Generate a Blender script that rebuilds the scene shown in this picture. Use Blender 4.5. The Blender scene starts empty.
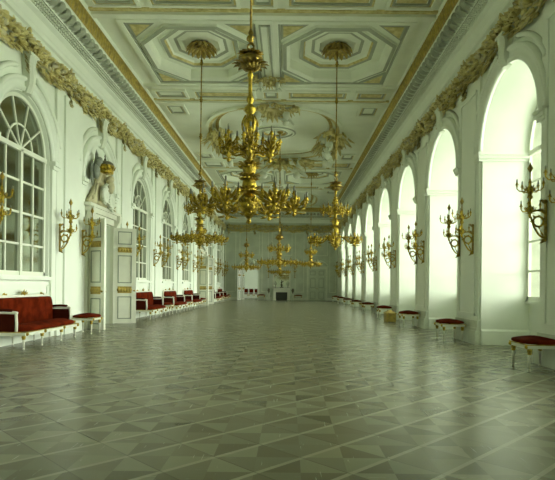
import bpy, bmesh, math, random
from mathutils import Vector, Matrix
random.seed(7)
PI = math.pi
sc = bpy.context.scene
COL = sc.collection

# ---------------------------------------------------------------- dimensions
XL, XR = -5.65, 4.25          # long walls
YB, YE = -.9, 46.2           # wall behind the camera, far wall
XC = -0.70
ZC = 8.25                     # ceiling
EYE = 1.25
LP, L0 = 4.46, 11.27          # left bays: pitch, first centre
RP, R0 = 4.35, 10.30          # right bays
LIMP, RIMP = 4.10, 4.20       # impost heights

# ---------------------------------------------------------------- materials
MATS = {}
def mat(name, col, rough=0.5, metal=0.0, noise=0.0, nscale=8.0, bump=0.0, bscale=30.0, spec=0.5, col2=None, sheen=0.0, coat=0.0):
    m = bpy.data.materials.new(name); m.use_nodes = True
    nt = m.node_tree; b = nt.nodes['Principled BSDF']
    b.inputs['Base Color'].default_value = (*col, 1)
    b.inputs['Roughness'].default_value = rough
    b.inputs['Metallic'].default_value = metal
    b.inputs['Specular IOR Level'].default_value = spec
    b.inputs['Sheen Weight'].default_value = sheen
    b.inputs['Coat Weight'].default_value = coat
    tc = nt.nodes.new('ShaderNodeTexCoord')
    if noise or col2:
        n = nt.nodes.new('ShaderNodeTexNoise'); n.inputs['Scale'].default_value = nscale
        n.inputs['Detail'].default_value = 4
        nt.links.new(tc.outputs['Object'], n.inputs['Vector'])
        r = nt.nodes.new('ShaderNodeValToRGB')
        c2 = col2 or tuple(c*(1-noise) for c in col)
        r.color_ramp.elements[0].position = 0.38; r.color_ramp.elements[1].position = 0.62
        r.color_ramp.elements[0].color = (*c2, 1); r.color_ramp.elements[1].color = (*col, 1)
        nt.links.new(n.outputs['Fac'], r.inputs['Fac'])
        nt.links.new(r.outputs['Color'], b.inputs['Base Color'])
    if bump:
        n2 = nt.nodes.new('ShaderNodeTexNoise'); n2.inputs['Scale'].default_value = bscale
        nt.links.new(tc.outputs['Object'], n2.inputs['Vector'])
        bp = nt.nodes.new('ShaderNodeBump'); bp.inputs['Strength'].default_value = bump; bp.inputs['Distance'].default_value = 0.02
        nt.links.new(n2.outputs['Fac'], bp.inputs['Height'])
        nt.links.new(bp.outputs['Normal'], b.inputs['Normal'])
    MATS[name] = m
    return m
PLASTER = mat('plaster', (.82, .865, .775), .55, noise=.04, nscale=1.3)
STUCCO  = mat('stucco', (.74, .78, .67), .6, noise=.08, nscale=3)
CEIL    = mat('ceiling_plaster', (.86, .90, .78), .6, noise=.06, nscale=1.2)
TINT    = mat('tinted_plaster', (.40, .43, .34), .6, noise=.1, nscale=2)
GILD    = mat('gilding', (.52, .39, .09), .45, metal=.35, col2=(.33, .25, .07), nscale=9, bump=.3, bscale=40)
GILDP   = mat('pale_gilding', (.70, .62, .30), .55, metal=.1, col2=(.50, .42, .16), nscale=6, bump=.3, bscale=40)
BRASS   = mat('ormolu', (.62, .46, .06), .36, metal=.95, col2=(.24, .17, .03), nscale=14, bump=.5, bscale=70)
BRASSD  = mat('aged_ormolu', (.44, .31, .06), .36, metal=.9, col2=(.20, .15, .04), nscale=14)
CANDLE  = mat('candle_wax', (.20, .21, .15), .5)  # wax darker than ivory; its backlit look is put into the colour
VELVET  = mat('red_velvet', (.135, .015, .003), .9, col2=(.07, .007, .001), nscale=5, spec=.04)
VELVETD = mat('dark_red_velvet', (.055, .008, .003), .9, spec=.05, noise=.2, nscale=6)
LACQ    = mat('white_lacquer', (.78, .79, .68), .35, noise=.05, nscale=4)
LINE    = mat('grey_moulding', (.24, .28, .22), .5)
FARP    = mat('far_wall_dimmed', (.60, .655, .55), .6, noise=.12, nscale=1.5)  # greyed plaster: the far end's dimness is put into wall and door colour
STONE   = mat('plinth_stone', (.66, .70, .60), .5, noise=.18, nscale=3)
FRAME   = mat('window_frame', (.74, .77, .66), .45)
DARK    = mat('firebox', (.06, .06, .05), .8)
BRONZE  = mat('dark_bronze', (.17, .16, .10), .45, metal=.5, noise=.4, nscale=7)
BLACKGREY = mat('grey_stucco', (.33, .35, .28), .6, noise=.3, nscale=4)
EAGLE   = mat('slate_stucco', (.30, .33, .27), .6, noise=.3, nscale=5)
CREAM   = mat('cream_stucco', (.64, .59, .38), .6, noise=.15, nscale=6)
MIRROR  = mat('mirror_glass', (.40, .43, .36), .10, metal=1.0)
MIRROR2 = mat('clear_mirror', (.80, .83, .74), .06, metal=1.0)
# window glass: mostly transparent with a fresnel sheen
GLASS = bpy.data.materials.new('window_glass'); GLASS.use_nodes = True
nt = GLASS.node_tree; nt.nodes.clear()
o_ = nt.nodes.new('ShaderNodeOutputMaterial'); mx = nt.nodes.new('ShaderNodeMixShader')
tr = nt.nodes.new('ShaderNodeBsdfTransparent'); gl = nt.nodes.new('ShaderNodeBsdfGlossy'); fr = nt.nodes.new('ShaderNodeLayerWeight'); fr.inputs['Blend'].default_value = .5
tr.inputs['Color'].default_value = (.95, .97, .93, 1); gl.inputs['Roughness'].default_value = .03
pw = nt.nodes.new('ShaderNodeMath'); pw.operation = 'POWER'; pw.inputs[1].default_value = 3.0; nt.links.new(fr.outputs['Facing'], pw.inputs[0])
ma = nt.nodes.new('ShaderNodeMath'); ma.operation = 'MULTIPLY_ADD'; ma.inputs[1].default_value = .86; ma.inputs[2].default_value = .08; nt.links.new(pw.outputs[0], ma.inputs[0])   # reflection raised at grazing angles to hold oblique daylight off the reveals
nt.links.new(ma.outputs[0], mx.inputs[0]); nt.links.new(tr.outputs[0], mx.inputs[1]); nt.links.new(gl.outputs[0], mx.inputs[2]); nt.links.new(mx.outputs[0], o_.inputs[0])

# parquet: diagonal squares of four grain triangles, pale strips between the rows
def parquet():
    m = bpy.data.materials.new('parquet'); m.use_nodes = True
    nt = m.node_tree; N = nt.nodes.new; L = nt.links.new
    b = nt.nodes['Principled BSDF']
    tc = N('ShaderNodeTexCoord'); sp = N('ShaderNodeSeparateXYZ'); L(tc.outputs['Object'], sp.inputs[0])
    def M(op, a, b_=None, c=None):
        n = N('ShaderNodeMath'); n.operation = op
        for i, v in enumerate((a, b_, c)):
            if v is None: continue
            if isinstance(v, (int, float)): n.inputs[i].default_value = v
            else: L(v, n.inputs[i])
        return n.outputs[0]
    S = 0.63
    u = M('DIVIDE', M('ADD', M('ADD', sp.outputs[0], sp.outputs[1]), 40.0 - 5.53 + .63*9), S)
    v = M('DIVIDE', M('ADD', M('SUBTRACT', sp.outputs[0], sp.outputs[1]), 75.6 + 3.77), S)
    fu = M('FRACT', u); fv = M('FRACT', v); iu = M('FLOOR', u); iv = M('FLOOR', v)
    d1 = M('GREATER_THAN', fu, fv); d2 = M('GREATER_THAN', M('ADD', fu, fv), 1.0)
    q = M('ADD', d1, M('MULTIPLY', d2, 2.0))                       # triangle 0..3
    chk = M('MODULO', M('ADD', iu, iv), 2.0)
    tone = M('ABSOLUTE', M('SUBTRACT', M('ABSOLUTE', M('SUBTRACT', d1, d2)), chk))
    wn = N('ShaderNodeTexWhiteNoise'); wn.noise_dimensions = '3D'
    cb = N('ShaderNodeCombineXYZ'); L(iu, cb.inputs[0]); L(iv, cb.inputs[1]); L(q, cb.inputs[2]); L(cb.outputs[0], wn.inputs['Vector'])
    # grain
    mp = N('ShaderNodeMapping'); L(tc.outputs['Object'], mp.inputs[0]); mp.inputs['Scale'].default_value = (3, 60, 1)
    mp2 = N('ShaderNodeMapping'); L(tc.outputs['Object'], mp2.inputs[0]); mp2.inputs['Scale'].default_value = (60, 3, 1)
    mixv = N('ShaderNodeMix'); mixv.data_type = 'VECTOR'; L(d2, mixv.inputs[0]); L(mp.outputs[0], mixv.inputs[4]); L(mp2.outputs[0], mixv.inputs[5])
    gn = N('ShaderNodeTexNoise'); gn.inputs['Scale'].default_value = 1.0; gn.inputs['Detail'].default_value = 3; L(mixv.outputs[1], gn.inputs['Vector'])
    big = N('ShaderNodeTexNoise'); big.inputs['Scale'].default_value = .7; L(tc.outputs['Object'], big.inputs['Vector'])
    f = M('MULTIPLY_ADD', tone, .27, M('MULTIPLY_ADD', wn.outputs['Value'], .36, M('MULTIPLY_ADD', gn.outputs['Fac'], .05, M('MULTIPLY', big.outputs['Fac'], .25))))
    ramp = N('ShaderNodeValToRGB'); L(f, ramp.inputs[0])
    ramp.color_ramp.elements[0].position = .10; ramp.color_ramp.elements[1].position = .88
    ramp.color_ramp.elements[0].color = (.098, .095, .058, 1); ramp.color_ramp.elements[1].color = (.270, .266, .185, 1)
    strip = M('LESS_THAN', fv, .085)
    dark = M('LESS_THAN', fu, .022)
    m1 = N('ShaderNodeMix'); m1.data_type = 'RGBA'; L(M('MULTIPLY', strip, .85), m1.inputs[0]); L(ramp.outputs[0], m1.inputs[6]); m1.inputs[7].default_value = (.34, .335, .25, 1)
    m2 = N('ShaderNodeMix'); m2.data_type = 'RGBA'; L(M('MULTIPLY', dark, .5), m2.inputs[0]); L(m1.outputs[2], m2.inputs[6]); m2.inputs[7].default_value = (.05, .048, .03, 1)
    L(m2.outputs[2], b.inputs['Base Color'])
    L(M('MULTIPLY_ADD', gn.outputs['Fac'], .02, .26), b.inputs['Roughness'])
    b.inputs['Specular IOR Level'].default_value = .40
    wv = N('ShaderNodeTexNoise'); wv.inputs['Scale'].default_value = 2.2; L(tc.outputs['Object'], wv.inputs['Vector'])
    bp = N('ShaderNodeBump'); bp.inputs['Strength'].default_value = .12; bp.inputs['Distance'].default_value = .03; L(wv.outputs['Fac'], bp.inputs['Height']); L(bp.outputs[0], b.inputs['Normal'])
    return m
PARQ = parquet()

# ---------------------------------------------------------------- mesh builder
class MB:
    def __init__(s, P=None): s.v = []; s.f = []; s.m = []; s.s = []; s.P = P; s.mi = 0; s.sm = False
    def add(s, vs, fs):
        b = len(s.v)
        s.v += [tuple(s.P(*p)) if s.P else tuple(p) for p in vs]
        for f in fs: s.f.append([b+i for i in f]); s.m.append(s.mi); s.s.append(s.sm)
    def box(s, a, b):
        x0, y0, z0 = a; x1, y1, z1 = b
        s.add([(x0,y0,z0),(x1,y0,z0),(x1,y1,z0),(x0,y1,z0),(x0,y0,z1),(x1,y0,z1),(x1,y1,z1),(x0,y1,z1)],
              [(0,3,2,1),(4,5,6,7),(0,1,5,4),(1,2,6,5),(2,3,7,6),(3,0,4,7)])
    def rings(s, rings, closed=True, cap0=False, cap1=False):
        n = len(rings[0]); fs = []
        for i in range(len(rings)-1):
            for j in range(n if closed else n-1):
                k = (j+1) % n; fs.append((i*n+j, i*n+k, (i+1)*n+k, (i+1)*n+j))
        if cap0: fs.append(tuple(range(n))[::-1])
        if cap1: fs.append(tuple((len(rings)-1)*n+j for j in range(n)))
        s.add([p for r in rings for p in r], fs)
    def lathe(s, prof, seg=10, c=(0,0,0), flute=0.0):
        sm = s.sm; s.sm = True
        rr = []
        for r, z in prof:
            rr.append([(c[0]+r*(1+(flute if j % 2 else 0))*math.cos(2*PI*j/seg), c[1]+r*(1+(flute if j % 2 else 0))*math.sin(2*PI*j/seg), c[2]+z) for j in range(seg)])
        s.rings(rr, True, True, True); s.sm = sm
    def tube(s, pts, r, seg=6):
        sm = s.sm; s.sm = True
        pts = [Vector(p) for p in pts]; n = len(pts); rr = []
        up = Vector((0.13, 0.31, 0.94))
        for i, p in enumerate(pts):
            t = (pts[min(i+1,n-1)] - pts[max(i-1,0)]).normalized()
            a = t.cross(up)
            if a.length < .05: a = t.cross(Vector((1,0,0)))
            a.normalize(); b = t.cross(a)
            ri = r[i] if isinstance(r, (list, tuple)) else r
            rr.append([p + a*(ri*math.cos(2*PI*j/seg)) + b*(ri*math.sin(2*PI*j/seg)) for j in range(seg)])
        s.rings(rr, True, True, True); s.sm = sm
    def blob(s, c, r, seg=6, rows=4, sc=(1,1,1)):
        s.sm, sm = True, s.sm
        rr = []
        for i in range(rows+1):
            a = -PI/2 + PI*i/rows; q = max(math.cos(a), .02)
            rr.append([(c[0]+r*sc[0]*q*math.cos(2*PI*j/seg), c[1]+r*sc[1]*q*math.sin(2*PI*j/seg), c[2]+r*sc[2]*math.sin(a)) for j in range(seg)])
        s.rings(rr, True, True, True); s.sm = sm
    def leaf(s, o, d, up, ln, w, curl=.5):
        """a curled acanthus-like leaf: cupped, thick at the root"""
        o = Vector(o); d = Vector(d).normalized(); up = Vector(up)
        n = (up - d*up.dot(d))
        if n.length < .05: n = d.orthogonal()
        n.normalize(); sd = d.cross(n); rows = []
        for t, k in ((0,.35),(.35,1.0),(.7,.75),(1.0,.12)):
            a = curl*t*t
            c = o + d*(ln*t*math.cos(a*.6)) + n*(ln*(a*.55))
            hw = w*.5*k; th = w*.16*(1-t*.8)
            rows.append([c - sd*hw + n*(hw*.35), c - n*th, c + sd*hw + n*(hw*.35), c + n*th*1.2])
        sm, s.sm = s.sm, True
        s.rings(rows, True, True, True); s.sm = sm
    def arc(s, cy, cz, prof, a0, a1, seg=28):
        """moulding swept on an arc in the (s,z) plane of a wall frame; prof = [(radius, out)]"""
        rr = []
        for i in range(seg+1):
            a = a0 + (a1-a0)*i/seg
            rr.append([(cy + r*math.cos(a), o, cz + r*math.sin(a)) for r, o in prof])
        s.rings(rr, True, True, True)
    def obj(s, name, mats, parent=None, loc=None):
        me = bpy.data.meshes.new(name); me.from_pydata(s.v, [], s.f)
        if not isinstance(mats, (list, tuple)): mats = [mats]
        for m in mats: me.materials.append(m)
        me.polygons.foreach_set('material_index', s.m); me.polygons.foreach_set('use_smooth', s.s)
        bm = bmesh.new(); bm.from_mesh(me); bmesh.ops.recalc_face_normals(bm, faces=bm.faces); bm.to_mesh(me); bm.free()
        o = bpy.data.objects.new(name, me); COL.objects.link(o)
        if parent: o.parent = parent
        if loc: o.location = loc
        return o

def tag(o, label, cat, group=None):
    o['label'] = label; o['category'] = cat
    if group: o['group'] = group
    return o
def empty(name, loc, rz=0.0):
    o = bpy.data.objects.new(name, None); COL.objects.link(o); o.empty_display_size = .1
    o.location = loc; o.rotation_euler = (0, 0, rz); return o
def struct(o): o['kind'] = 'structure'; return o
KIDS = {}
def children(o): return [c for c in COL.objects if c.parent == o]
def dup(root, loc, rz, cache={}):
    """copy a thing, its parts and their sub-parts (shared mesh data)"""
    if root not in cache:
        cache[root] = [(c, children(c)) for c in children(root)]
    r = root.copy(); COL.objects.link(r); r.location = loc; r.rotation_euler = (0, 0, rz)
    for c, subs in cache[root]:
        k = c.copy(); COL.objects.link(k); k.parent = r
        for d in subs:
            q = d.copy(); COL.objects.link(q); q.parent = k
    return r
ORD = ['first','second','third','fourth','fifth','sixth','seventh','eighth','ninth','tenth','eleventh','twelfth']

# wall frames: (along, out of the wall into the room, up)
PL = lambda s, o, z: (XL + o, s, z)
PR = lambda s, o, z: (XR - o, s, z)
PE = lambda s, o, z: (s, YE - o, z)
lbay = lambda k: L0 + LP*k
rbay = lambda k: R0 + RP*k
lpier = lambda k: L0 + LP*(k - .5)
rpier = lambda k: R0 + RP*(k - .5)

# ---------------------------------------------------------------- setting: floor and walls
b = MB(); b.box((XL-1.6, YB-.3, -.2), (XR+1.35, YE+.25, 0)); struct(b.obj('floor', PARQ))

WTOP = 7.0
def arch_bay(b, s0, s1, c, r, zs, zi, depth, rb, zs_b=None, n=24, zsb=0):
    """wall face between s0 and s1 with an arched opening and splayed reveals"""
    aa = [PI - PI*i/n for i in range(n+1)]
    b.add([(s0,0,zsb),(c-r,0,zsb),(c-r,0,zi),(s0,0,zi)], [(0,1,2,3)])
    b.add([(s1,0,zsb),(c+r,0,zsb),(c+r,0,zi),(s1,0,zi)], [(0,1,2,3)])
    if zs > zsb: b.add([(c-r,0,zsb),(c+r,0,zsb),(c+r,0,zs),(c-r,0,zs)], [(0,1,2,3)])
    pts = [(c + r*math.cos(a), zi + r*math.sin(a)) for a in aa]
    for i in range(n):
        (p0, q0), (p1, q1) = pts[i], pts[i+1]
        b.add([(p0,0,q0),(p1,0,q1),(p1,0,WTOP),(p0,0,WTOP)], [(0,1,2,3)])
    b.add([(s0,0,zi),(c-r,0,zi),(c-r,0,WTOP),(s0,0,WTOP)], [(0,1,2,3)])
    b.add([(s1,0,zi),(c+r,0,zi),(c+r,0,WTOP),(s1,0,WTOP)], [(0,1,2,3)])
    # reveal
    zb = zs if zs_b is None else zs_b
    front = [(c-r, 0, zs)] + [(p, 0, q) for p, q in pts] + [(c+r, 0, zs)]
    back = [(c-rb, -depth, zb)] + [(c + rb*math.cos(a), -depth, zi + rb*math.sin(a)) for a in aa] + [(c+rb, -depth, zb)]
    sm, b.sm = b.sm, True
    b.rings([front, back], closed=False); b.sm = sm
    if zs > zsb: b.add([front[0], front[-1], back[-1], back[0]], [(0,1,2,3)])

# right wall: deep arcade of eight open bays to the far end and three beside / behind the camera
RK = range(-1, 8); RR, RRB, RDEP = 1.38, 1.36, 1.05
RSILL = .98
b = MB(PR)
for k in RK:
    c = rbay(k); s0, s1 = c - RP/2, c + RP/2
    if k == -1: s0 = YB
    if k == 7: s1 = YE
    arch_bay(b, s0, s1, c, RR, 0, RIMP, RDEP, RRB)
    b.add([(c-RRB,-RDEP,0),(c+RRB,-RDEP,0),(c+RRB,-RDEP,RSILL),(c-RRB,-RDEP,RSILL)], [(0,1,2,3)])
    b.box((c-RRB-.02,-RDEP-.12,RSILL-.06),(c+RRB+.02,-RDEP+.10,RSILL))     # sill board
    # panel on the apron under the window
    b.box((c-.75,-RDEP,.25),(c+.75,-RDEP+.02,.80))
    # outer skin so daylight only enters by the windows
    for s_, e_ in ((s0, c-RRB), (c+RRB, s1)):
        b.add([(s_,-RDEP,0),(e_,-RDEP,0),(e_,-RDEP,WTOP),(s_,-RDEP,WTOP)], [(0,1,2,3)])
    n = 20
    for i in range(n):
        a, a2 = PI*i/n, PI*(i+1)/n
        b.add([(c+RRB*math.cos(a),-RDEP,RIMP+RRB*math.sin(a)),(c+RRB*math.cos(a2),-RDEP,RIMP+RRB*math.sin(a2)),(c+RRB*math.cos(a2),-RDEP,WTOP),(c+RRB*math.cos(a),-RDEP,WTOP)],[(0,1,2,3)])
b.add([(YB,-RDEP,WTOP),(YE,-RDEP,WTOP),(YE,0,WTOP),(YB,0,WTOP)],[(0,1,2,3)])
wr = struct(b.obj('wall_right', PLASTER))
# added unseen outer reveals, shaped to block oblique daylight from the inner reveals
OUTD = RDEP + .85
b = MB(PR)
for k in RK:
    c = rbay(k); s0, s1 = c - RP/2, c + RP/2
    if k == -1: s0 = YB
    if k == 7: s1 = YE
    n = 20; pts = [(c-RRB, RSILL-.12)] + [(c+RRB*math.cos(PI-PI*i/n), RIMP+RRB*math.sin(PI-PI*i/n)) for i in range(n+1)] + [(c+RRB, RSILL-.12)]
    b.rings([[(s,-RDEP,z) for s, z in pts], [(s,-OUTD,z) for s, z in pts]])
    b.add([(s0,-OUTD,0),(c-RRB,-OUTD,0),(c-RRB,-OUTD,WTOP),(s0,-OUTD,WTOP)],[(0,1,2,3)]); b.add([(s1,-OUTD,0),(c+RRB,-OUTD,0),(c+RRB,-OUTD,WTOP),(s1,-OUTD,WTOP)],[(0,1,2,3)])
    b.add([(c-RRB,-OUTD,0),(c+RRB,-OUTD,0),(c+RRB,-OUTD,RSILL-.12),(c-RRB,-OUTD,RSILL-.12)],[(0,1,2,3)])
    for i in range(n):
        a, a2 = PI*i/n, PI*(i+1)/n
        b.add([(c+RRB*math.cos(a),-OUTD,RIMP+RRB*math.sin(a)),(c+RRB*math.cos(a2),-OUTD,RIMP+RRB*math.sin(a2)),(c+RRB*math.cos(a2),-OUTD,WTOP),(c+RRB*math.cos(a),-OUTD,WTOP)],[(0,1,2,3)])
struct(b.obj('wall_light_baffle', mat('light_baffle', (.34, .36, .28), .8, noise=.2, nscale=4)))

# pier dressing on the right wall
t = MB(PR)
for k in range(-1, 9):
    c = rpier(k); hw = RP/2 - RR
    if k == 8: c, hw = rbay(7)+RR+.9, .9
    w = hw - .06
    t.box((c-w,0,0),(c+w,.05,6.0))                                      # pilaster strip
    t.box((c-w+.18,.05,.62),(c-w+.24,.075,5.7)); t.box((c+w-.24,.05,.62),(c+w-.18,.075,5.7))
    t.box((c-w+.18,.05,5.64),(c+w-.18,.075,5.7)); t.box((c-w+.18,.05,.62),(c+w-.18,.075,.68))
for k in RK:                                                            # impost mouldings run back into the reveal
    c = rbay(k)
    for sg in (-1, 1):
        for z0, z1, pr in ((RIMP-.16,RIMP-.10,.03),(RIMP-.10,RIMP-.03,.07),(RIMP-.03,RIMP+.03,.10)):
            f = c + sg*RR; g = c + sg*RRB
            t.add([(f-sg*pr,.08+pr*.5,z0),(f+sg*.24,.08+pr*.5,z0),(f+sg*.24,0,z0),(f,0,z0),(g,-RDEP,z0),(g-sg*pr,-RDEP,z0),
                   (f-sg*pr,.08+pr*.5,z1),(f+sg*.24,.08+pr*.5,z1),(f+sg*.24,0,z1),(f,0,z1),(g,-RDEP,z1),(g-sg*pr,-RDEP,z1)],
                  [(0,1,2,3),(0,3,4,5),(6,7,8,9),(6,9,10,11),(0,1,7,6),(5,0,6,11),(1,2,8,7)])
    # archivolt, two stepped mouldings
    t.sm = True
    t.arc(c, RIMP, [(RR,0),(RR,.09),(RR+.08,.10),(RR+.10,.06),(RR+.22,.06),(RR+.24,.11),(RR+.30,.11),(RR+.31,0)], 0, PI)
    for a0, a1 in ((PI*.17, PI*.42), (PI*.58, PI*.83)):
        t.arc(c, RIMP, [(RR+.38,0),(RR+.38,.07),(RR+.43,.10),(RR+.47,.07),(RR+.48,0)], a0, a1, 14)
    t.sm = False
struct(t.obj('trim_1', PLASTER, None))
t = MB(PR)                                                              # plinth blocks at the foot of each pier
for k in range(-1, 9):
    c = rpier(k); hw = RP/2 - RR
    if k == 8: c, hw = rbay(7)+RR+.9, .9
    t.box((c-hw+.01,0,0),(c+hw-.01,.13,.30)); t.box((c-hw+.02,0,.30),(c+hw-.02,.10,.36)); t.box((c-hw+.03,0,.36),(c+hw-.03,.075,.52))
    for e in (-1, 1):                                                   # skirting returning into the reveal
        q = RR-.0
struct(t.obj('baseboard_right', STONE))
t = MB(PR)
for k in RK:
    c = rbay(k)
    for sg in (-1, 1):
        f = c + sg*RR; g = c + sg*RRB
        t.add([(f-sg*.05,.0,0),(g-sg*.05,-RDEP,0),(g-sg*.05,-RDEP,.30),(f-sg*.05,0,.30),(f,0,.34),(g,-RDEP,.34),(f,0,0)], [(0,1,2,3),(3,2,5,4),(0,3,4,6)])
    t.box((c-RRB,-RDEP,0),(c+RRB,-RDEP+.04,.16))
struct(t.obj('baseboard_bays', PLASTER))

def keystone(t, c, z0, z1):
    """scrolled console at the head of an arch"""
    n = 9; rr = []
    for i in range(n+1):
        f = i/n; z = z0 + (z1-z0)*f; w = .10 + .05*f; o = .08 + .11*math.sin(f*PI*.5) + .03*math.sin(f*PI*2)
        rr.append([(c-w,0,z),(c-w,o,z),(c-w*.4,o+.05,z),(c+w*.4,o+.05,z),(c+w,o,z),(c+w,0,z)])
    t.rings(rr, True, True, True)
    t.box((c-.18,0,z1),(c+.18,.22,z1+.06))
t = MB(PR)
for k in RK: keystone(t, rbay(k), RIMP+RR-.04, 6.12)
struct(t.obj('trim_2', STUCCO))

# right windows: timber frame, bars and panes standing at the back of each bay
def window(name, P, c, r, zs, zi, o, paneMat, barw=.045, cols=4, rows=5, deep=.06, fan=True):
    fb = MB(P)
    w = .075
    fb.box((c-r,o,zs),(c-r+w,o+deep,zi)); fb.box((c+r-w,o,zs),(c+r,o+deep,zi)); fb.box((c-r,o,zs),(c+r,o+deep,zs+.09))
    fb.arc(c, zi, [(r-w,o),(r-w,o+deep),(r,o+deep),(r,o)], 0, PI, 24)
    fr_ = struct(fb.obj(name, FRAME))
    m = MB(P)
    m.box((c-.05,o,zs),(c+.05,o+deep+.02,zi)); m.box((c-r,o,zi-.05),(c+r,o+deep+.02,zi+.05))
    for i in range(1, cols):
        if i*2 == cols: continue
        x = c - r + 2*r*i/cols; m.box((x-barw/2,o,zs),(x+barw/2,o+deep*.8,zi))
    for j in range(1, rows):
        z = zs + (zi-zs)*j/rows; m.box((c-r,o,z-barw/2),(c+r,o+deep*.8,z+barw/2))
    # fanlight: radiating bars and an inner ring
    m.arc(c, zi, [(r*.44,o),(r*.44,o+deep*.8),(r*.44+barw*.8,o+deep*.8),(r*.44+barw*.8,o)], 0, PI, 18)
    for a in (PI*.2, PI*.4, PI*.6, PI*.8):
        ca, sa = math.cos(a), math.sin(a); h = barw*.4
        vs = []
        for oo in (o, o+deep*.8):
            for rr_, sg in ((r*.06,-1),(r*.06,1),(r,1),(r,-1)):
                vs.append((c + rr_*ca - sg*h*sa, oo, zi + rr_*sa + sg*h*ca))
        m.add(vs, [(0,1,2,3),(4,5,6,7),(0,1,5,4),(1,2,6,5),(2,3,7,6),(3,0,4,7)])
    m.obj('glazing_bars', FRAME, fr_)
    p = MB(P); n = 24
    pts = [(c-r, zs), (c+r, zs)] + [(c + r*math.cos(PI*i/n), zi + r*math.sin(PI*i/n)) for i in range(n+1)]
    q0 = o + .02
    k = len(pts)
    p.add([(s, q0, z) for s, z in pts], [tuple(range(k))])
    p.obj('window_pane', paneMat, fr_)
    return fr_
wn = 0
for k in RK:
    wn += 1; window('window_%d' % wn, PR, rbay(k), RRB, RSILL, RIMP, -RDEP+.0, GLASS)

# left wall: blind windows with mirror panes, doors in bays 1 and 5
LKW = [-1, 0, 2, 3, 4, 6, 7]; LDOOR = [1, 5]
LR, LSILL = 1.19, 1.42
DW, DH = 1.02, 3.06
b = MB(PL)
for k in range(-2, 8):
    c = lbay(k); s0, s1 = c - LP/2, c + LP/2
    if k == -2: s0 = YB
    if k == 7: s1 = YE
    if k == -2:
        b.add([(s0,0,0),(s1,0,0),(s1,0,WTOP),(s0,0,WTOP)],[(0,1,2,3)])
    elif k in LDOOR:
        b.add([(s0,0,0),(c-DW,0,0),(c-DW,0,WTOP),(s0,0,WTOP)],[(0,1,2,3)])
        b.add([(s1,0,0),(c+DW,0,0),(c+DW,0,WTOP),(s1,0,WTOP)],[(0,1,2,3)])
        b.add([(c-DW,0,DH),(c+DW,0,DH),(c+DW,0,WTOP),(c-DW,0,WTOP)],[(0,1,2,3)])
        # jambs and the blind vestibule behind
        for sg in (-1, 1): b.add([(c+sg*DW,0,0),(c+sg*DW,-1.5,0),(c+sg*DW,-1.5,DH),(c+sg*DW,0,DH)],[(0,1,2,3)])
        b.add([(c-DW,0,DH),(c+DW,0,DH),(c+DW,-1.5,DH),(c-DW,-1.5,DH)],[(0,1,2,3)])
        b.add([(c-DW,-1.5,0),(c+DW,-1.5,0),(c+DW,-1.5,DH),(c-DW,-1.5,DH)],[(0,1,2,3)])
    else:
        arch_bay(b, s0, s1, c, LR, LSILL, LIMP, .13, LR-.04)
        n = 20; rb = LR-.04
        pts = [(c-rb, LSILL), (c+rb, LSILL)] + [(c + rb*math.cos(PI*i/n), LIMP + rb*math.sin(PI*i/n)) for i in range(n+1)]
        b.add([(s,-.14,z) for s, z in pts], [tuple(range(len(pts)))])
struct(b.obj('wall_left', PLASTER))
for k in LKW:
    wn += 1; window('window_%d' % wn, PL, lbay(k), LR-.04, LSILL, LIMP, -.12, MIRROR, cols=4, rows=4)

t = MB(PL)
for k in range(-1, 9):
    c = lpier(k); w = .80
    t.box((c-w,0,0),(c+w,.07,6.0)); t.box((c-.42,.07,.55),(c+.42,.12,5.9))
    t.box((c-w-.03,0,0),(c+w+.03,.12,.30)); t.box((c-w-.02,0,.30),(c+w+.02,.10,.40)); t.box((c-.45,0,.0),(c+.45,.16,.55))
for k in range(-1, 8):
    c = lbay(k)
    # jamb pilasters with small capitals, archivolt and hood arcs
    for sg in (-1, 1):
        x0, x1 = sorted((c+sg*(LR+.03), c+sg*(LR+.27)))
        z0 = 0 if k in LDOOR else .0
        t.box((x0,0,z0),(x1,.06,LIMP-.16)); t.box((x0-.02,0,LIMP-.16),(x1+.02,.10,LIMP-.08)); t.box((x0-.04,0,LIMP-.08),(x1+.04,.15,LIMP+.02))
    t.sm = True
    t.arc(c, LIMP, [(LR+.02,0),(LR+.02,.06),(LR+.10,.08),(LR+.12,.05),(LR+.22,.05),(LR+.24,.11),(LR+.30,.11),(LR+.31,0)], 0, PI)
    for a0, a1 in ((PI*.08, PI*.42), (PI*.58, PI*.92)):
        t.arc(c, LIMP, [(LR+.44,0),(LR+.44,.06),(LR+.49,.10),(LR+.54,.06),(LR+.55,0)], a0, a1, 16)
    t.sm = False
    if k not in LDOOR:
        t.box((c-LR-.10,0,LSILL-.10),(c+LR+.10,.12,LSILL-.02))           # sill
        t.box((c-LR+.06,0,.42),(c+LR-.06,.025,.46)); t.box((c-LR+.06,0,1.18),(c+LR-.06,.025,1.22))
        t.box((c-LR+.06,0,.42),(c-LR+.10,.025,1.22)); t.box((c+LR-.10,0,.42),(c+LR-.06,.025,1.22))
struct(t.obj('trim_3', PLASTER))
t = MB(PL)
for k in range(-1, 8): keystone(t, lbay(k), LIMP+LR-.02, 6.05)
struct(t.obj('trim_4', STUCCO))
t = MB(PL)
for k in range(-1, 8):
    c = lbay(k); e0, e1 = c-LP/2+.83, c+LP/2-.83
    if k in LDOOR:
        t.box((e0,0,0),(c-DW-.17,.04,.22)); t.box((c+DW+.17,0,0),(e1,.04,.22))
    else: t.box((e0,0,0),(e1,.04,.22)); t.box((e0,0,.22),(e1,.025,.28))
struct(t.obj('baseboard_left', PLASTER))

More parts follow.
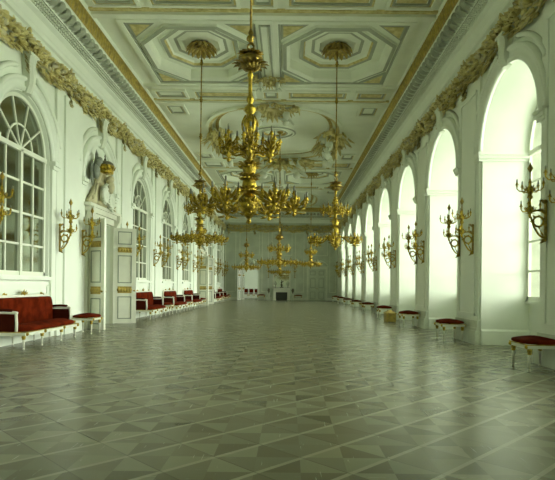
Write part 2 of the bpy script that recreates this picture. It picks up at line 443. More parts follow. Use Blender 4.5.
# far wall, with the open doorway at its left and a room beyond
EDX, EDW, EDH = -3.42, .72, 2.80
b = MB(PE)
WT = ZC+.3
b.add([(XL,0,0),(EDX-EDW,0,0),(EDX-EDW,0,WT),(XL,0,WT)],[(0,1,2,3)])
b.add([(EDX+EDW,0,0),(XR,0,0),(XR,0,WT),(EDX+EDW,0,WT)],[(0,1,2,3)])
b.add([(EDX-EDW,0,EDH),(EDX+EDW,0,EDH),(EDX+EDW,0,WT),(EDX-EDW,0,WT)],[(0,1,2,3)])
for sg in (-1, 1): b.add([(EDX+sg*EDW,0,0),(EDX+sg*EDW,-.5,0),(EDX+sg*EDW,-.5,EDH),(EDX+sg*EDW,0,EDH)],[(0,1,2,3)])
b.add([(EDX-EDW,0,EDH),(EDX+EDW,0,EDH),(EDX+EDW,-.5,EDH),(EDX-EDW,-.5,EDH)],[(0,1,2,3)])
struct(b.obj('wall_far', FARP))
b = MB()                                                                # the adjoining room, lit by its own window
x0, x1, y0, y1, h = -5.2, 1.0, YE+.5, YE+6.5, 4.4
b.add([(x0,y0,h),(x1,y0,h),(x1,y1,h),(x0,y1,h)],[(0,1,2,3)])
b.add([(x0,y0,0),(x0,y1,0),(x0,y1,h),(x0,y0,h)],[(0,1,2,3)])
b.add([(x0,y1,0),(x1,y1,0),(x1,y1,h),(x0,y1,h)],[(0,1,2,3)])
b.add([(x0,y0,0),(EDX-EDW,y0,0),(EDX-EDW,y0,h),(x0,y0,h)],[(0,1,2,3)])
b.add([(EDX+EDW,y0,0),(x1,y0,0),(x1,y0,h),(EDX+EDW,y0,h)],[(0,1,2,3)])
b.add([(EDX-EDW,y0,EDH),(EDX+EDW,y0,EDH),(EDX+EDW,y0,h),(EDX-EDW,y0,h)],[(0,1,2,3)])
wy0, wy1 = y0+4.0, y0+4.9
b.add([(x1,y0,0),(x1,wy0,0),(x1,wy0,h),(x1,y0,h)],[(0,1,2,3)]); b.add([(x1,wy1,0),(x1,y1,0),(x1,y1,h),(x1,wy1,h)],[(0,1,2,3)])
b.add([(x1,wy0,0),(x1,wy1,0),(x1,wy1,.6),(x1,wy0,.6)],[(0,1,2,3)]); b.add([(x1,wy0,3.9),(x1,wy1,3.9),(x1,wy1,h),(x1,wy0,h)],[(0,1,2,3)])
struct(b.obj('wall_adjoining', PLASTER))
b = MB(); b.box((x0-.1, YE+.25, -.2), (x1+.1, y1+.1, 0)); struct(b.obj('floor_adjoining', PARQ))
b = MB(); b.box((XL-.2, YB-.15, 0), (XR+RDEP, YB, ZC+.3)); struct(b.obj('wall_near', PLASTER))

# far wall mouldings
t = MB(PE)
def rect_mould(t, x0, x1, z0, z1, w=.06, d=.035):
    t.box((x0,0,z0),(x1,d,z0+w)); t.box((x0,0,z1-w),(x1,d,z1)); t.box((x0,0,z0+w),(x0+w,d,z1-w)); t.box((x1-w,0,z0+w),(x1,d,z1-w))
for x0_, x1_ in ((XL+.1,-4.6),(-2.35,-1.75),(.55,1.35),(3.55,XR-.1)): rect_mould(t, x0_, x1_, .7, 5.9)
for x0_, x1_ in ((-4.3,-2.55),(-1.5,.3),(1.6,3.4)): rect_mould(t, x0_, x1_, 3.9, 5.9)
t.box((XL,0,0),(EDX-EDW-.15,.05,.25)); t.box((EDX+EDW+.15,0,0),(-1.45,.05,.25)); t.box((.25,0,0),(1.62,.05,.25)); t.box((3.35,0,0),(XR,.05,.25))
for c, w, h in ((EDX, EDW, EDH), (2.48, .74, 2.72)):
    t.box((c-w-.16,0,0),(c-w,.10,h+.02)); t.box((c+w,0,0),(c+w+.16,.10,h+.02)); t.box((c-w-.16,0,h+.02),(c+w+.16,.10,h+.18))
    t.box((c-w-.26,0,h+.18),(c+w+.26,.20,h+.26))
    t.sm = True; t.arc(c, h-.35, [(1.05,0),(1.05,.16),(1.17,.20),(1.18,0)], PI*.22, PI*.78, 12); t.sm = False
    for e in (-1, 1): t.blob((c+e*.3, .1, h+.5), .2); t.blob((c, .14, h+.62), .24)
struct(t.obj('trim_5', STUCCO))

# ---------------------------------------------------------------- cornice and ceiling
def run_profile(b, P, s0, s1, prof, mats):
    for i in range(len(prof)-1):
        (o0, z0), (o1, z1) = prof[i], prof[i+1]
        b.mi = mats[i]; b.add([P(s0,o0,z0),P(s1,o0,z0),P(s1,o1,z1),P(s0,o1,z1)],[(0,1,2,3)])
    b.mi = 0
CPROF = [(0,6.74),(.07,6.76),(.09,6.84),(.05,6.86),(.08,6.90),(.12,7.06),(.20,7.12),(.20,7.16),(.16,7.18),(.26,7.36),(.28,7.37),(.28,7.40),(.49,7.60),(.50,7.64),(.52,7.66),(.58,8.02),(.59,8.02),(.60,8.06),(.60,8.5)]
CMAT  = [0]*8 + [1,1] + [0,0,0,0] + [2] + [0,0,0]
b = MB()
run_profile(b, PL, YB, YE, CPROF, CMAT); run_profile(b, PR, YB, YE, CPROF, CMAT); run_profile(b, PE, XL, XR, CPROF, CMAT)
run_profile(b, lambda s,o,z:(s,YB+o,z), XL, XR, CPROF, CMAT)
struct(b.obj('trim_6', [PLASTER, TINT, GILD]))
# bead row, leaf brackets and gilt leaf row of the cornice
def cornice_orn(P, s0, s1, which):
    b = MB(P); n = int((s1-s0)/.30)
    if which == 0:
        for i in range(n):
            s = s0 + (i+.5)*.30
            rr = []
            for f in (0,.3,.6,.85,1.0):
                o = .30 + .19*f + .10*math.sin(PI*f)+.02; z = 7.40 + .19*f - .05*math.sin(PI*f); w = .115*(1-.5*f*f)*(.5+.5*min(1,f*3+.3))
                rr.append([(s-w,o-.05,z),(s-w*.5,o+.02,z),(s,o-.01,z),(s+w*.5,o+.02,z),(s+w,o-.05,z)])
            b.rings(rr, False)
    elif which == 1:
        n = int((s1-s0)/.10)
        for i in range(n):
            for j in range(3):
                s = s0 + (i+.5+.5*(j%2))*.10; o = .18+.034*j; z = 7.20+.058*j; b.box((s-.027,o-.02,z-.022),(s+.027,o+.035,z+.022))
    else:
        n = int((s1-s0)/.16)
        for i in range(n):
            s = s0 + (i+.5)*.16
            rr = []
            for f, w in ((0,.03),(.4,.068),(.8,.045),(1,.01)):
                o = .52 + .06*f + .035*math.sin(PI*f); z = 7.68 + .33*f
                rr.append([(s-w,o-.02,z),(s,o+.015,z),(s+w,o-.02,z)])
            b.rings(rr, False)
    return b
def cornice_obj(name, which, m):
    b = MB()
    for P, s0, s1 in ((PL, 4, YE), (PR, 4, YE), (PE, XL+.5, XR-.5)):
        q = cornice_orn(P, s0, s1, which); n0 = len(b.v); b.v += q.v; b.f += [[i+n0 for i in f] for f in q.f]; b.m += q.m; b.s += [True]*len(q.f)
    return struct(b.obj(name, m))
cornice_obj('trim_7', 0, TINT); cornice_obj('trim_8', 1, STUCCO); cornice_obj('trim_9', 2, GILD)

# ceiling: octagon bays and long oval bays divided by panelled cross strips
CX0, CX1 = XL+.60, XR-.60
OY = [15.85-17.8, 15.85, 15.85+17.6]; VY = [24.4-17.8, 24.4, 24.4+17.8]
OHX, OHY = 1.52, 1.78
OCX = (XC-1.97, XC+2.08)
c_ = MB()
ZP = 8.14
c_.box((XL-.1, YB-.1, 8.72), (XR+.1, YE+.1, 8.8))
def oct_pts(cx, cy, s=1.0):
    a, bq = .44, .46
    hx, hy = OHX*s, OHY*s
    return [(cx+hx*a, cy+hy), (cx-hx*a, cy+hy), (cx-hx, cy+hy*bq), (cx-hx, cy-hy*bq), (cx-hx*a, cy-hy), (cx+hx*a, cy-hy), (cx+hx, cy-hy*bq), (cx+hx, cy+hy*bq)]
def ring_stack(b, fn, prof):
    """prof: (scale, z, material of the step that follows)"""
    for i in range(len(prof)-1):
        s0, z0, m = prof[i]; s1, z1, _ = prof[i+1]
        b.mi = m
        b.rings([[(x,y,z0) for x,y in fn(s0)], [(x,y,z1) for x,y in fn(s1)]])
    b.mi = prof[-1][2]
    p = fn(prof[-1][0]); b.add([(x,y,prof[-1][1]) for x,y in p], [tuple(range(len(p)))]); b.mi = 0
def frame_rect(b, x0, x1, y0, y1, w, z0, z1, m=0):
    b.mi = m
    b.box((x0,y0,z0),(x1,y0+w,z1)); b.box((x0,y1-w,z0),(x1,y1,z1)); b.box((x0,y0+w,z0),(x0+w,y1-w,z1)); b.box((x1-w,y0+w,z0),(x1,y1-w,z1)); b.mi = 0
def panel(b, x0, x1, y0, y1, gold=True, z=ZP):
    """recessed strip panel: frame with a gilt line and a tinted field"""
    frame_rect(b, x0, x1, y0, y1, .09, z-.07, z+.01)
    if gold: frame_rect(b, x0+.09, x1-.09, y0+.09, y1-.09, .06, z-.03, z+.01, 1)
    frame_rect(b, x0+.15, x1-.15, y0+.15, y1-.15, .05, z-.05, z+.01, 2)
for cy in OY:
    y0, y1 = cy-2.3, cy+2.3
    for cx in OCX:
        hx0, hx1 = (CX0, XC-.22) if cx < XC else (XC+.22, CX1)
        a, bq = OHX*.44, OHY*.46
        P8 = oct_pts(cx, cy)
        # flat field round the octagon
        V = [(x,y,ZP) for x,y in P8]
        Q = {'n': y1, 's': y0, 'w': hx0, 'e': hx1}
        c_.add([V[0],V[1],(V[1][0],y1,ZP),(V[0][0],y1,ZP)],[(0,1,2,3)]); c_.add([V[4],V[5],(V[5][0],y0,ZP),(V[4][0],y0,ZP)],[(0,1,2,3)])
        c_.add([V[2],V[3],(hx0,V[3][1],ZP),(hx0,V[2][1],ZP)],[(0,1,2,3)]); c_.add([V[6],V[7],(hx1,V[7][1],ZP),(hx1,V[6][1],ZP)],[(0,1,2,3)])
        for (p, q, ex, ey) in ((V[7],V[0],hx1,y1),(V[1],V[2],hx0,y1),(V[3],V[4],hx0,y0),(V[5],V[6],hx1,y0)):
            top, side = (p, q) if abs(abs(p[1]-cy)-OHY) < 1e-6 else (q, p)
            c_.add([top,(top[0],ey,ZP),(ex,ey,ZP),(ex,side[1],ZP),side],[(0,1,2,3,4)])
            # gilt corner spandrel with moulded border
            sx = 1 if ex > cx else -1; sy = 1 if ey > cy else -1
            A = (cx+sx*1.66, cy+sy*1.98); B = (cx+sx*.92, cy+sy*1.98); D = (cx+sx*1.66, cy+sy*1.12)
            for sc_, m, zz in ((1.0,2,ZP-.05),(.72,1,ZP-.065)):
                g = ((A[0]+B[0]+D[0])/3, (A[1]+B[1]+D[1])/3)
                T3 = [(g[0]+(p_[0]-g[0])*sc_, g[1]+(p_[1]-g[1])*sc_) for p_ in (A,B,D)]
                c_.mi = m; c_.rings([[(x,y,ZP+.01) for x,y in T3],[(x,y,zz) for x,y in T3]], True, False, True); c_.mi = 0
        ring_stack(c_, lambda s: oct_pts(cx, cy, s),
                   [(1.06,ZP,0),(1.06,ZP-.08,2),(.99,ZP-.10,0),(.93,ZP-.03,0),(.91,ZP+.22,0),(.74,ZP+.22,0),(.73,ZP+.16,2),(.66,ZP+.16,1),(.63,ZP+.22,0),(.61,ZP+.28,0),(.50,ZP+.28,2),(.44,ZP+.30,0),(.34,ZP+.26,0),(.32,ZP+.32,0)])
        frame_rect(c_, cx-1.86, cx+1.86, cy-2.2, cy+2.2, .13, ZP-.09, ZP+.01)
        frame_rect(c_, cx-1.73, cx+1.73, cy-2.07, cy+2.07, .05, ZP-.05, ZP+.01, 2)
    # middle beam with panel
    c_.box((XC-.22,y0,ZP-.12),(XC+.22,y1,ZP+.02)); 
    frame_rect(c_, XC-.15, XC+.15, y0+.2, y1-.2, .05, ZP-.16, ZP-.11, 2)
def strip(y0, y1):
    c_.add([(CX0,y0,ZP),(CX1,y0,ZP),(CX1,y1,ZP),(CX0,y1,ZP)],[(0,1,2,3)])
    c_.box((CX0,y0,ZP-.10),(CX1,y0+.22,ZP+.01)); c_.box((CX0,y1-.22,ZP-.10),(CX1,y1,ZP+.01))
    c_.mi = 1; c_.box((CX0,y0+.26,ZP-.05),(CX1,y0+.36,ZP+.01)); c_.box((CX0,y1-.38,ZP-.05),(CX1,y1-.27,ZP+.01)); c_.mi = 0
    ym0, ym1 = y0+.48, y1-.48
    for x0, x1 in ((CX0+.15, CX0+1.35), (CX0+1.55, XC-.55), (XC-.35, XC+.35), (XC+.55, CX1-1.55), (CX1-1.35, CX1-.15)): panel(c_, x0, x1, ym0, ym1); c_.mi = 1; (x1-x0 > 1.2 and c_.box((x0+.24,ym0+.26,ZP-.03),(x1-.24,ym1-.26,ZP+.01))); c_.mi = 0
VHX, VHY = 2.85, 4.05
def oval(cx, cy, s=1.0, n=72, angs=None):
    out = []
    for i in range(n):
        a = angs[i] if angs else 2*PI*i/n
        e = 2.6
        r = 1/((abs(math.cos(a))/VHX)**e + (abs(math.sin(a))/VHY)**e)**(1/e)
        out.append((cx + (r - (1-s)*3.4)*math.cos(a), cy + (r - (1-s)*3.4)*math.sin(a)))
    return out
for vy in VY:
    y0, y1 = vy-4.45, vy+4.45
    y1c = min(y1, YE)
    n = 72; angs = [2*PI*i/n for i in range(n)]
    for sx in (-1, 1):
        for sy in (-1, 1):
            X = CX1-XC if sx > 0 else CX0-XC
            a = math.atan2(sy*4.45, X) % (2*PI); j = min(range(n), key=lambda i: abs(angs[i]-a)); angs[j] = a
    def rectray(a):
        cx_, sx_ = math.cos(a), math.sin(a); ts = []
        if cx_ > 1e-9: ts.append((CX1-XC)/cx_)
        if cx_ < -1e-9: ts.append((CX0-XC)/cx_)
        if sx_ > 1e-9: ts.append(4.45/sx_)
        if sx_ < -1e-9: ts.append(-4.45/sx_)
        t_ = min(ts); return (XC+t_*cx_, vy+t_*sx_)
    inner = oval(XC, vy, 1.0, n, angs); outer = [rectray(a) for a in angs]
    c_.rings([[(x,y,ZP) for x,y in outer], [(x,y,ZP) for x,y in inner]])
    c_.sm = True
    ring_stack(c_, lambda s: oval(XC, vy, s, n, angs),
               [(1.06,ZP,0),(1.06,ZP-.09,0),(1.02,ZP-.10,1),(.975,ZP-.06,0),(.965,ZP+.14,0),(.93,ZP+.14,0),(.925,ZP+.10,3),(.88,ZP+.10,0),(.86,ZP+.22,0)])
    c_.sm = False
    # inset corner panels outside the oval
    for sx in (-1, 1):
        for sy in (-1, 1):
            X = (CX1 if sx > 0 else CX0); xx = sorted((X - sx*.2, X - sx*1.0)); yy = sorted((vy+sy*4.25, vy+sy*3.1))
            panel(c_, xx[0], xx[1], yy[0], yy[1])
    # round centre medallion mouldings
    c_.sm = True
    def circ(s): return [(XC + s*math.cos(2*PI*i/40), vy + s*math.sin(2*PI*i/40)) for i in range(40)]
    ring_stack(c_, circ, [(.98,ZP+.24,0),(.98,ZP+.15,2),(.90,ZP+.12,0),(.82,ZP+.12,2),(.80,ZP+.19,0),(.62,ZP+.19,0),(.60,ZP+.13,2),(.52,ZP+.13,3),(.46,ZP+.2,0)])
    c_.sm = False
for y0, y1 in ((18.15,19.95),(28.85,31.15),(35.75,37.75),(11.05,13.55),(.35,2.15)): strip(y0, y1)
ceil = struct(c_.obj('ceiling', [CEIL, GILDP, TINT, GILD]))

# ---------------------------------------------------------------- garland friezes (one long gilded swag per wall)
def swag_mesh(L, seed, n=280):
    rnd = random.Random(seed); b = MB()
    for i in range(n):
        t = (i + rnd.random())/n
        dip = -.10*math.sin(PI*t)*1.3
        rad = .16 + .08*math.sin(PI*t)
        a = rnd.uniform(-.2, PI+.2); q = rnd.uniform(.55, 1.0)*rad
        p = Vector((L*t, .04 + abs(math.sin(a))*q*.45, dip + math.cos(a)*q*1.15))
        out = Vector((rnd.uniform(-.9,.9), .35+math.sin(a)*.6, math.cos(a)+rnd.uniform(-.5,.3)))
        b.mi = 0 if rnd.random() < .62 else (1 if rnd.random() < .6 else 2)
        if rnd.random() < .78: b.leaf(p, out, Vector((0,1,.2)), rnd.uniform(.09,.16), rnd.uniform(.07,.12), rnd.uniform(-.2,.9))
        else: b.blob(p, rnd.uniform(.035,.07), 6, 4)
    return b
def knot_mesh(seed):
    rnd = random.Random(seed); b = MB()
    for i in range(46):
        a = rnd.uniform(0, 2*PI); q = rnd.uniform(.05, .21)
        p = Vector((q*math.cos(a)*.8, .05+rnd.uniform(0,.10), q*math.sin(a)*1.15))
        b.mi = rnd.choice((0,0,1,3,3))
        b.leaf(p, Vector((math.cos(a), .3, math.sin(a))), Vector((0,1,0)), rnd.uniform(.08,.14), rnd.uniform(.08,.12), rnd.uniform(-.3,.9))
    b.mi = 3
    for i in range(16):                                                # ribbon ends and pendant
        b.leaf((rnd.uniform(-.07,.07), .08, -.25-.02*i), (rnd.uniform(-.6,.6), .4, -1), (0,1,0), .15, .09, .5)
    return b
GARL = mat('garland_gilding', (.76, .69, .34), .5, metal=.1, col2=(.54, .46, .17), nscale=7)
GARLD = mat('garland_dark_gilding', (.54, .48, .22), .5, metal=.1, noise=.4, nscale=7)  # darker gilding for the knots and ribbon ends
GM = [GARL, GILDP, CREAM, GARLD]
protos = {}
def frieze(name, P, M4, s0, s1, L, label, z=6.33):
    root = empty(name, P(s0, 0, z)); tag(root, label, 'garland', 'gilded garland friezes below the cornice')
    inv = Matrix.Translation(root.location).inverted()
    if 'sw' not in protos:
        protos['sw'] = [swag_mesh(1.0, i).obj('swag', GM) for i in range(3)]; protos['kn'] = [knot_mesh(i).obj('knot', GM) for i in range(2)]
        protos['used'] = set()
    n = max(1, round((s1-s0)/L)); l = (s1-s0)/n
    for i in range(n):
        for kind, idx, s in (('sw', i % 3, s0+l*i), ('kn', i % 2, s0+l*i)):
            src = protos[kind][idx]
            if (kind, idx) not in protos['used']: o = src; protos['used'].add((kind, idx))
            else: o = src.copy(); COL.objects.link(o)
            o.parent = root
            o.matrix_local = M4(s - s0, l if kind == 'sw' else 1.0)
    return root
# local swag frame: x along, y out, z up
def m_left(d, l):  return Matrix(((0,1,0,0),(l,0,0,d),(0,0,1,0),(0,0,0,1)))
def m_right(d, l): return Matrix(((0,-1,0,0),(l,0,0,d),(0,0,1,0),(0,0,0,1)))
def m_far(d, l):   return Matrix(((l,0,0,d),(0,-1,0,0),(0,0,1,0),(0,0,0,1)))
frieze('garland_frieze', PL, m_left, lbay(-1), YE-.3, LP/2, 'long gilded leaf garland under the cornice along the left wall of arched mirrors')
frieze('garland_frieze', PR, m_right, rbay(-1), YE-.3, RP/2, 'long gilded leaf garland under the cornice above the bright arcade on the right')
frieze('garland_frieze', PE, m_far, XL+.4, XR-.4, 2.2, 'pale garland under the cornice across the far end wall')

# ---------------------------------------------------------------- candles, chandeliers
def candle_mesh(s=1.0):
    b = MB(); b.mi = 0
    b.lathe([(.008,-.05*s),(.018,-.03*s),(.010,-.01*s),(.034*s,0),(.036*s,.012*s),(.016,.014*s)], 8)
    b.lathe([(.018*s,.012*s),(.022*s,.03*s),(.018*s,.05*s)], 8)
    b.mi = 1; b.lathe([(.014*s,.045*s),(.0135*s,.115*s),(.004,.122*s)], 7)
    b.mi = 2; b.lathe([(.002,.12*s),(.002,.132*s)], 4)
    return b
def basket(b, c, r, n, rnd, h=.12, leafs=1.0):
    for ring, (rr, zz, up) in enumerate(((1.0, .02, .55), (.75, -.35, .1), (.45, -.65, -.5))):
        m = max(4, int(n*(1-ring*.25)))
        for i in range(m):
            a = 2*PI*(i+.5*ring)/m + rnd.uniform(-.1,.1)
            d = Vector((math.cos(a), math.sin(a), up))
            b.leaf((c[0]+math.cos(a)*r*rr*.6, c[1]+math.sin(a)*r*rr*.6, c[2]+zz*h), d, (0,0,1), r*.66*leafs, r*.40, rnd.uniform(.4,1.2))
def s_arm(b, a, r0, z0, r1, z1, dip, th, n=12, curl=True):
    pts = []; rs = []
    for i in range(n+1):
        t = i/n; r = r0 + (r1-r0)*(t + .06*math.sin(2*PI*t)); z = z0 + (z1-z0)*t - dip*math.sin(PI*t)*(1.1-.3*t) + dip*.35*math.sin(2*PI*t)
        pts.append((r*math.cos(a), r*math.sin(a), z)); rs.append(th*(1.25-.5*t))
    b.tube(pts, rs, 7)
    if curl:                                                            # C-scroll riding on the arm
        m = r0 + (r1-r0)*.45; cs = []; cr = []
        for i in range(13):
            t = i/12; q = .055*(1-.75*t); an = PI*1.2 - t*PI*2.6
            cs.append(((m+q*math.cos(an))*math.cos(a), (m+q*math.cos(an))*math.sin(a), z0+(z1-z0)*.45-dip*.6+.05+q*math.sin(an))); cr.append(th*(.9-.4*t))
        b.tube(cs, cr, 6)
def make_chandelier(hang, stem_h, R=1.0, up=.74):
    """root at the lowest point; lower tier at 0.34 above it, upper tier 0.80 higher; hang = height to the ceiling"""
    rnd = random.Random(3)
    root = empty('chandelier', (0,0,0))
    T = .34; U = T + up; BW = U + stem_h
    # rod with hook and collars
    b = MB(); b.tube([(0,0,BW+.30),(0,0,hang)], .017, 8)
    for z in [BW+.34 + i*1.1 for i in range(int((hang-BW-.4)/1.1)+1)]:
        b.lathe([(.018,z-.08),(.045,z-.05),(.03,z-.02),(.06,z),(.03,z+.03),(.04,z+.06),(.018,z+.12)], 10)
    b.lathe([(.02,hang-.16),(.06,hang-.12),(.14,hang-.03),(.15,hang)], 14)
    b.obj('rod', BRASSD, root)
    b = MB(); b.tube([(.0+.05*math.sin(t*.62), 0, BW+.16+.022*t+.012*math.cos(t*1.3)) for t in range(9)], .014, 6)
    b.tube([(.045*math.cos(t*PI/5), 0, BW+.20+.05*math.sin(t*PI/5)) for t in range(11)], .012, 6); b.obj('hook', BRASSD, root)
    # foliate bowl
    b = MB(); b.lathe([(.03,BW-.14),(.09,BW-.10),(.15,BW-.03),(.17,BW+.03),(.12,BW+.07),(.06,BW+.11),(.03,BW+.16)], 16, flute=.10)
    for i in range(14):
        a = 2*PI*i/14
        b.leaf((.10*math.cos(a),.10*math.sin(a),BW-.06), (math.cos(a),math.sin(a),.9), (math.cos(a),math.sin(a),0), .17, .09, 1.1)
        b.leaf((.05*math.cos(a),.05*math.sin(a),BW-.12), (math.cos(a),math.sin(a),.3), (0,0,-1), .13, .07, -.5)
        b.leaf((.06*math.cos(a),.06*math.sin(a),BW+.12), (math.cos(a),math.sin(a),-.35), (0,0,1), .13, .08, .4)
    b.obj('foliate_bowl', BRASSD, root)
    # turned stem with knops and vase
    b = MB(); z1 = BW-.13; h = z1 - (U+.1); q = U+.1
    b.lathe([(.02,q),(.06,q+.02*h),(.045,q+.07*h),(.085,q+.16*h),(.10,q+.26*h),(.075,q+.31*h),(.035,q+.34*h),(.075,q+.40*h),(.085,q+.44*h),(.05,q+.49*h),(.03,q+.52*h),(.055,q+.56*h),(.05,q+.60*h),(.026,q+.64*h),(.030,q+.90*h),(.045,q+.93*h),(.03,q+.97*h),(.03,z1)], 12, flute=.06)
    for i in range(6):
        a = 2*PI*i/6
        b.tube([((.06+.05*math.sin(PI*t/8))*math.cos(a),(.06+.05*math.sin(PI*t/8))*math.sin(a),q+.05*h+.30*h*t/8) for t in range(9)], .014, 5)
    b.obj('stem', BRASS, root)
    # central column between the tiers
    b = MB(); g = up/.84
    b.lathe([(.03,T+.06*g),(.09,T+.10*g),(.11,T+.18*g),(.09,T+.30*g),(.05,T+.34*g),(.08,T+.40*g),(.10,T+.50*g),(.06,T+.60*g),(.035,T+.66*g),(.07,T+.74*g),(.10,T+.82*g),(.05,T+.92*g),(.02,T+.98*g)], 12, flute=.10)
    for zz, r_, m in ((.16,.11,10),(.36,.08,10),(.54,.10,10),(.80,.09,9)):
        for i in range(m):
            a = 2*PI*i/m; b.leaf((r_*.8*math.cos(a),r_*.8*math.sin(a),T+zz*g), (math.cos(a)*.8,math.sin(a)*.8,.8), (math.cos(a),math.sin(a),0), .12, .065, .9)
            b.leaf((r_*.7*math.cos(a+.3),r_*.7*math.sin(a+.3),T+zz*g-.02), (math.cos(a+.3),math.sin(a+.3),-.5), (math.cos(a),math.sin(a),0), .10, .055, .9)
    b.obj('column', BRASS, root)
    # bottom basket and pendant
    b = MB(); b.lathe([(.012,0),(.035,.03),(.02,.07),(.05,.10),(.07,.13),(.12,.20),(.15,.28),(.11,.34),(.06,.40)], 14, flute=.08)
    basket(b, (0,0,.28), .19, 16, rnd, h=.20, leafs=.8); b.obj('basket', BRASS, root)
    cm = candle_mesh().obj('candle', [BRASS, CANDLE, DARK])
    first = [True]
    def candle(parent, x, y, z):
        if first[0]: o = cm; first[0] = False
        else: o = cm.copy(); COL.objects.link(o)
        o.parent = parent; o.location = (x, y, z)
    def tier(n, off, r0, z0, r1, z1, dip, rc, nc, th):
        for k in range(n):
            a = off + 2*PI*k/n; b = MB()
            s_arm(b, a, r0, z0, r1, z1, dip, th)
            cx, cy = r1*math.cos(a), r1*math.sin(a)
            basket(b, (cx, cy, z1), rc, 10, rnd, h=.16)
            b.lathe([(.012,-.16),(.03,-.13),(.015,-.10),(.05,-.06),(.06,0),(.02,.05),(.015,.12)], 8, (cx,cy,z1))
            spots = []
            for j in range(nc):
                aj = a + 2*PI*(j+.5)/nc; rr = rc*1.05
                ex, ey = cx + rr*math.cos(aj), cy + rr*math.sin(aj)
                b.tube([(cx,cy,z1-.02),(cx+rr*.45*math.cos(aj),cy+rr*.45*math.sin(aj),z1-.05),(cx+rr*.9*math.cos(aj),cy+rr*.9*math.sin(aj),z1-.03),(ex,ey,z1+.03)], .010, 5)
                spots.append((ex, ey, z1+.06))
            spots.append((cx, cy, z1+.16))
            arm = b.obj('arm', BRASS, root)
            for s in spots: candle(arm, *s)
    tier(6, 0, .10, T+.10, .64*R, T-.06, .07, .185, 6, .018)
    tier(6, PI/6, .07, U-.10, .345*R, U-.03, .05, .12, 4, .012)
    return root
ZCE = {'o': ZP+.46, 'v': ZP+.13}
TIER = .36
# three on the centre line, two pairs under the octagons
spots = [(XC+.13, 7.5, 2.12, 1.20, ZP+.2, 1.0, .76, .10, 'largest brass chandelier with tiers of candles, nearest on the centre line of the hall'),
         (XC+.25, 24.4, 2.02, .50, ZP+.2, 1.28, .62, .2, 'brass chandelier on the centre line under the round medallion of the oval ceiling panel'),
         (XC, 42.2, 2.05, .60, ZP+.2, 1.1, .74, .3, 'farthest brass chandelier on the centre line, in front of the fireplace wall'),
         (OCX[0], 15.85, 2.33, .72, ZP+.32, 1.05, .86, .35, 'brass chandelier on a long rod from the front left octagon of the ceiling'),
         (OCX[1], 15.85, 2.33, .72, ZP+.32, 1.05, .86, .35, 'brass chandelier on a long rod from the front right octagon of the ceiling'),
         (OCX[0], 33.45, 2.1, .62, ZP+.32, 1.15, .74, .2, 'small distant brass chandelier at left, above the open doorway in the far wall'),
         (OCX[1], 33.45, 2.35, .62, ZP+.32, .85, .74, .2, 'small distant brass chandelier at right, near the closed far door')]
protoC = {}
for x, y, z, st, zc, R_, up_, rz, lab in spots:
    key = (z, st, zc, R_)
    if key not in protoC: o = make_chandelier(zc - z, st, R_, up_); protoC[key] = o; o.location = (x, y, z); o.rotation_euler = (0,0,rz)
    else: o = dup(protoC[key], (x, y, z), rz)
    tag(o, lab, 'chandelier', 'brass chandeliers of the hall')

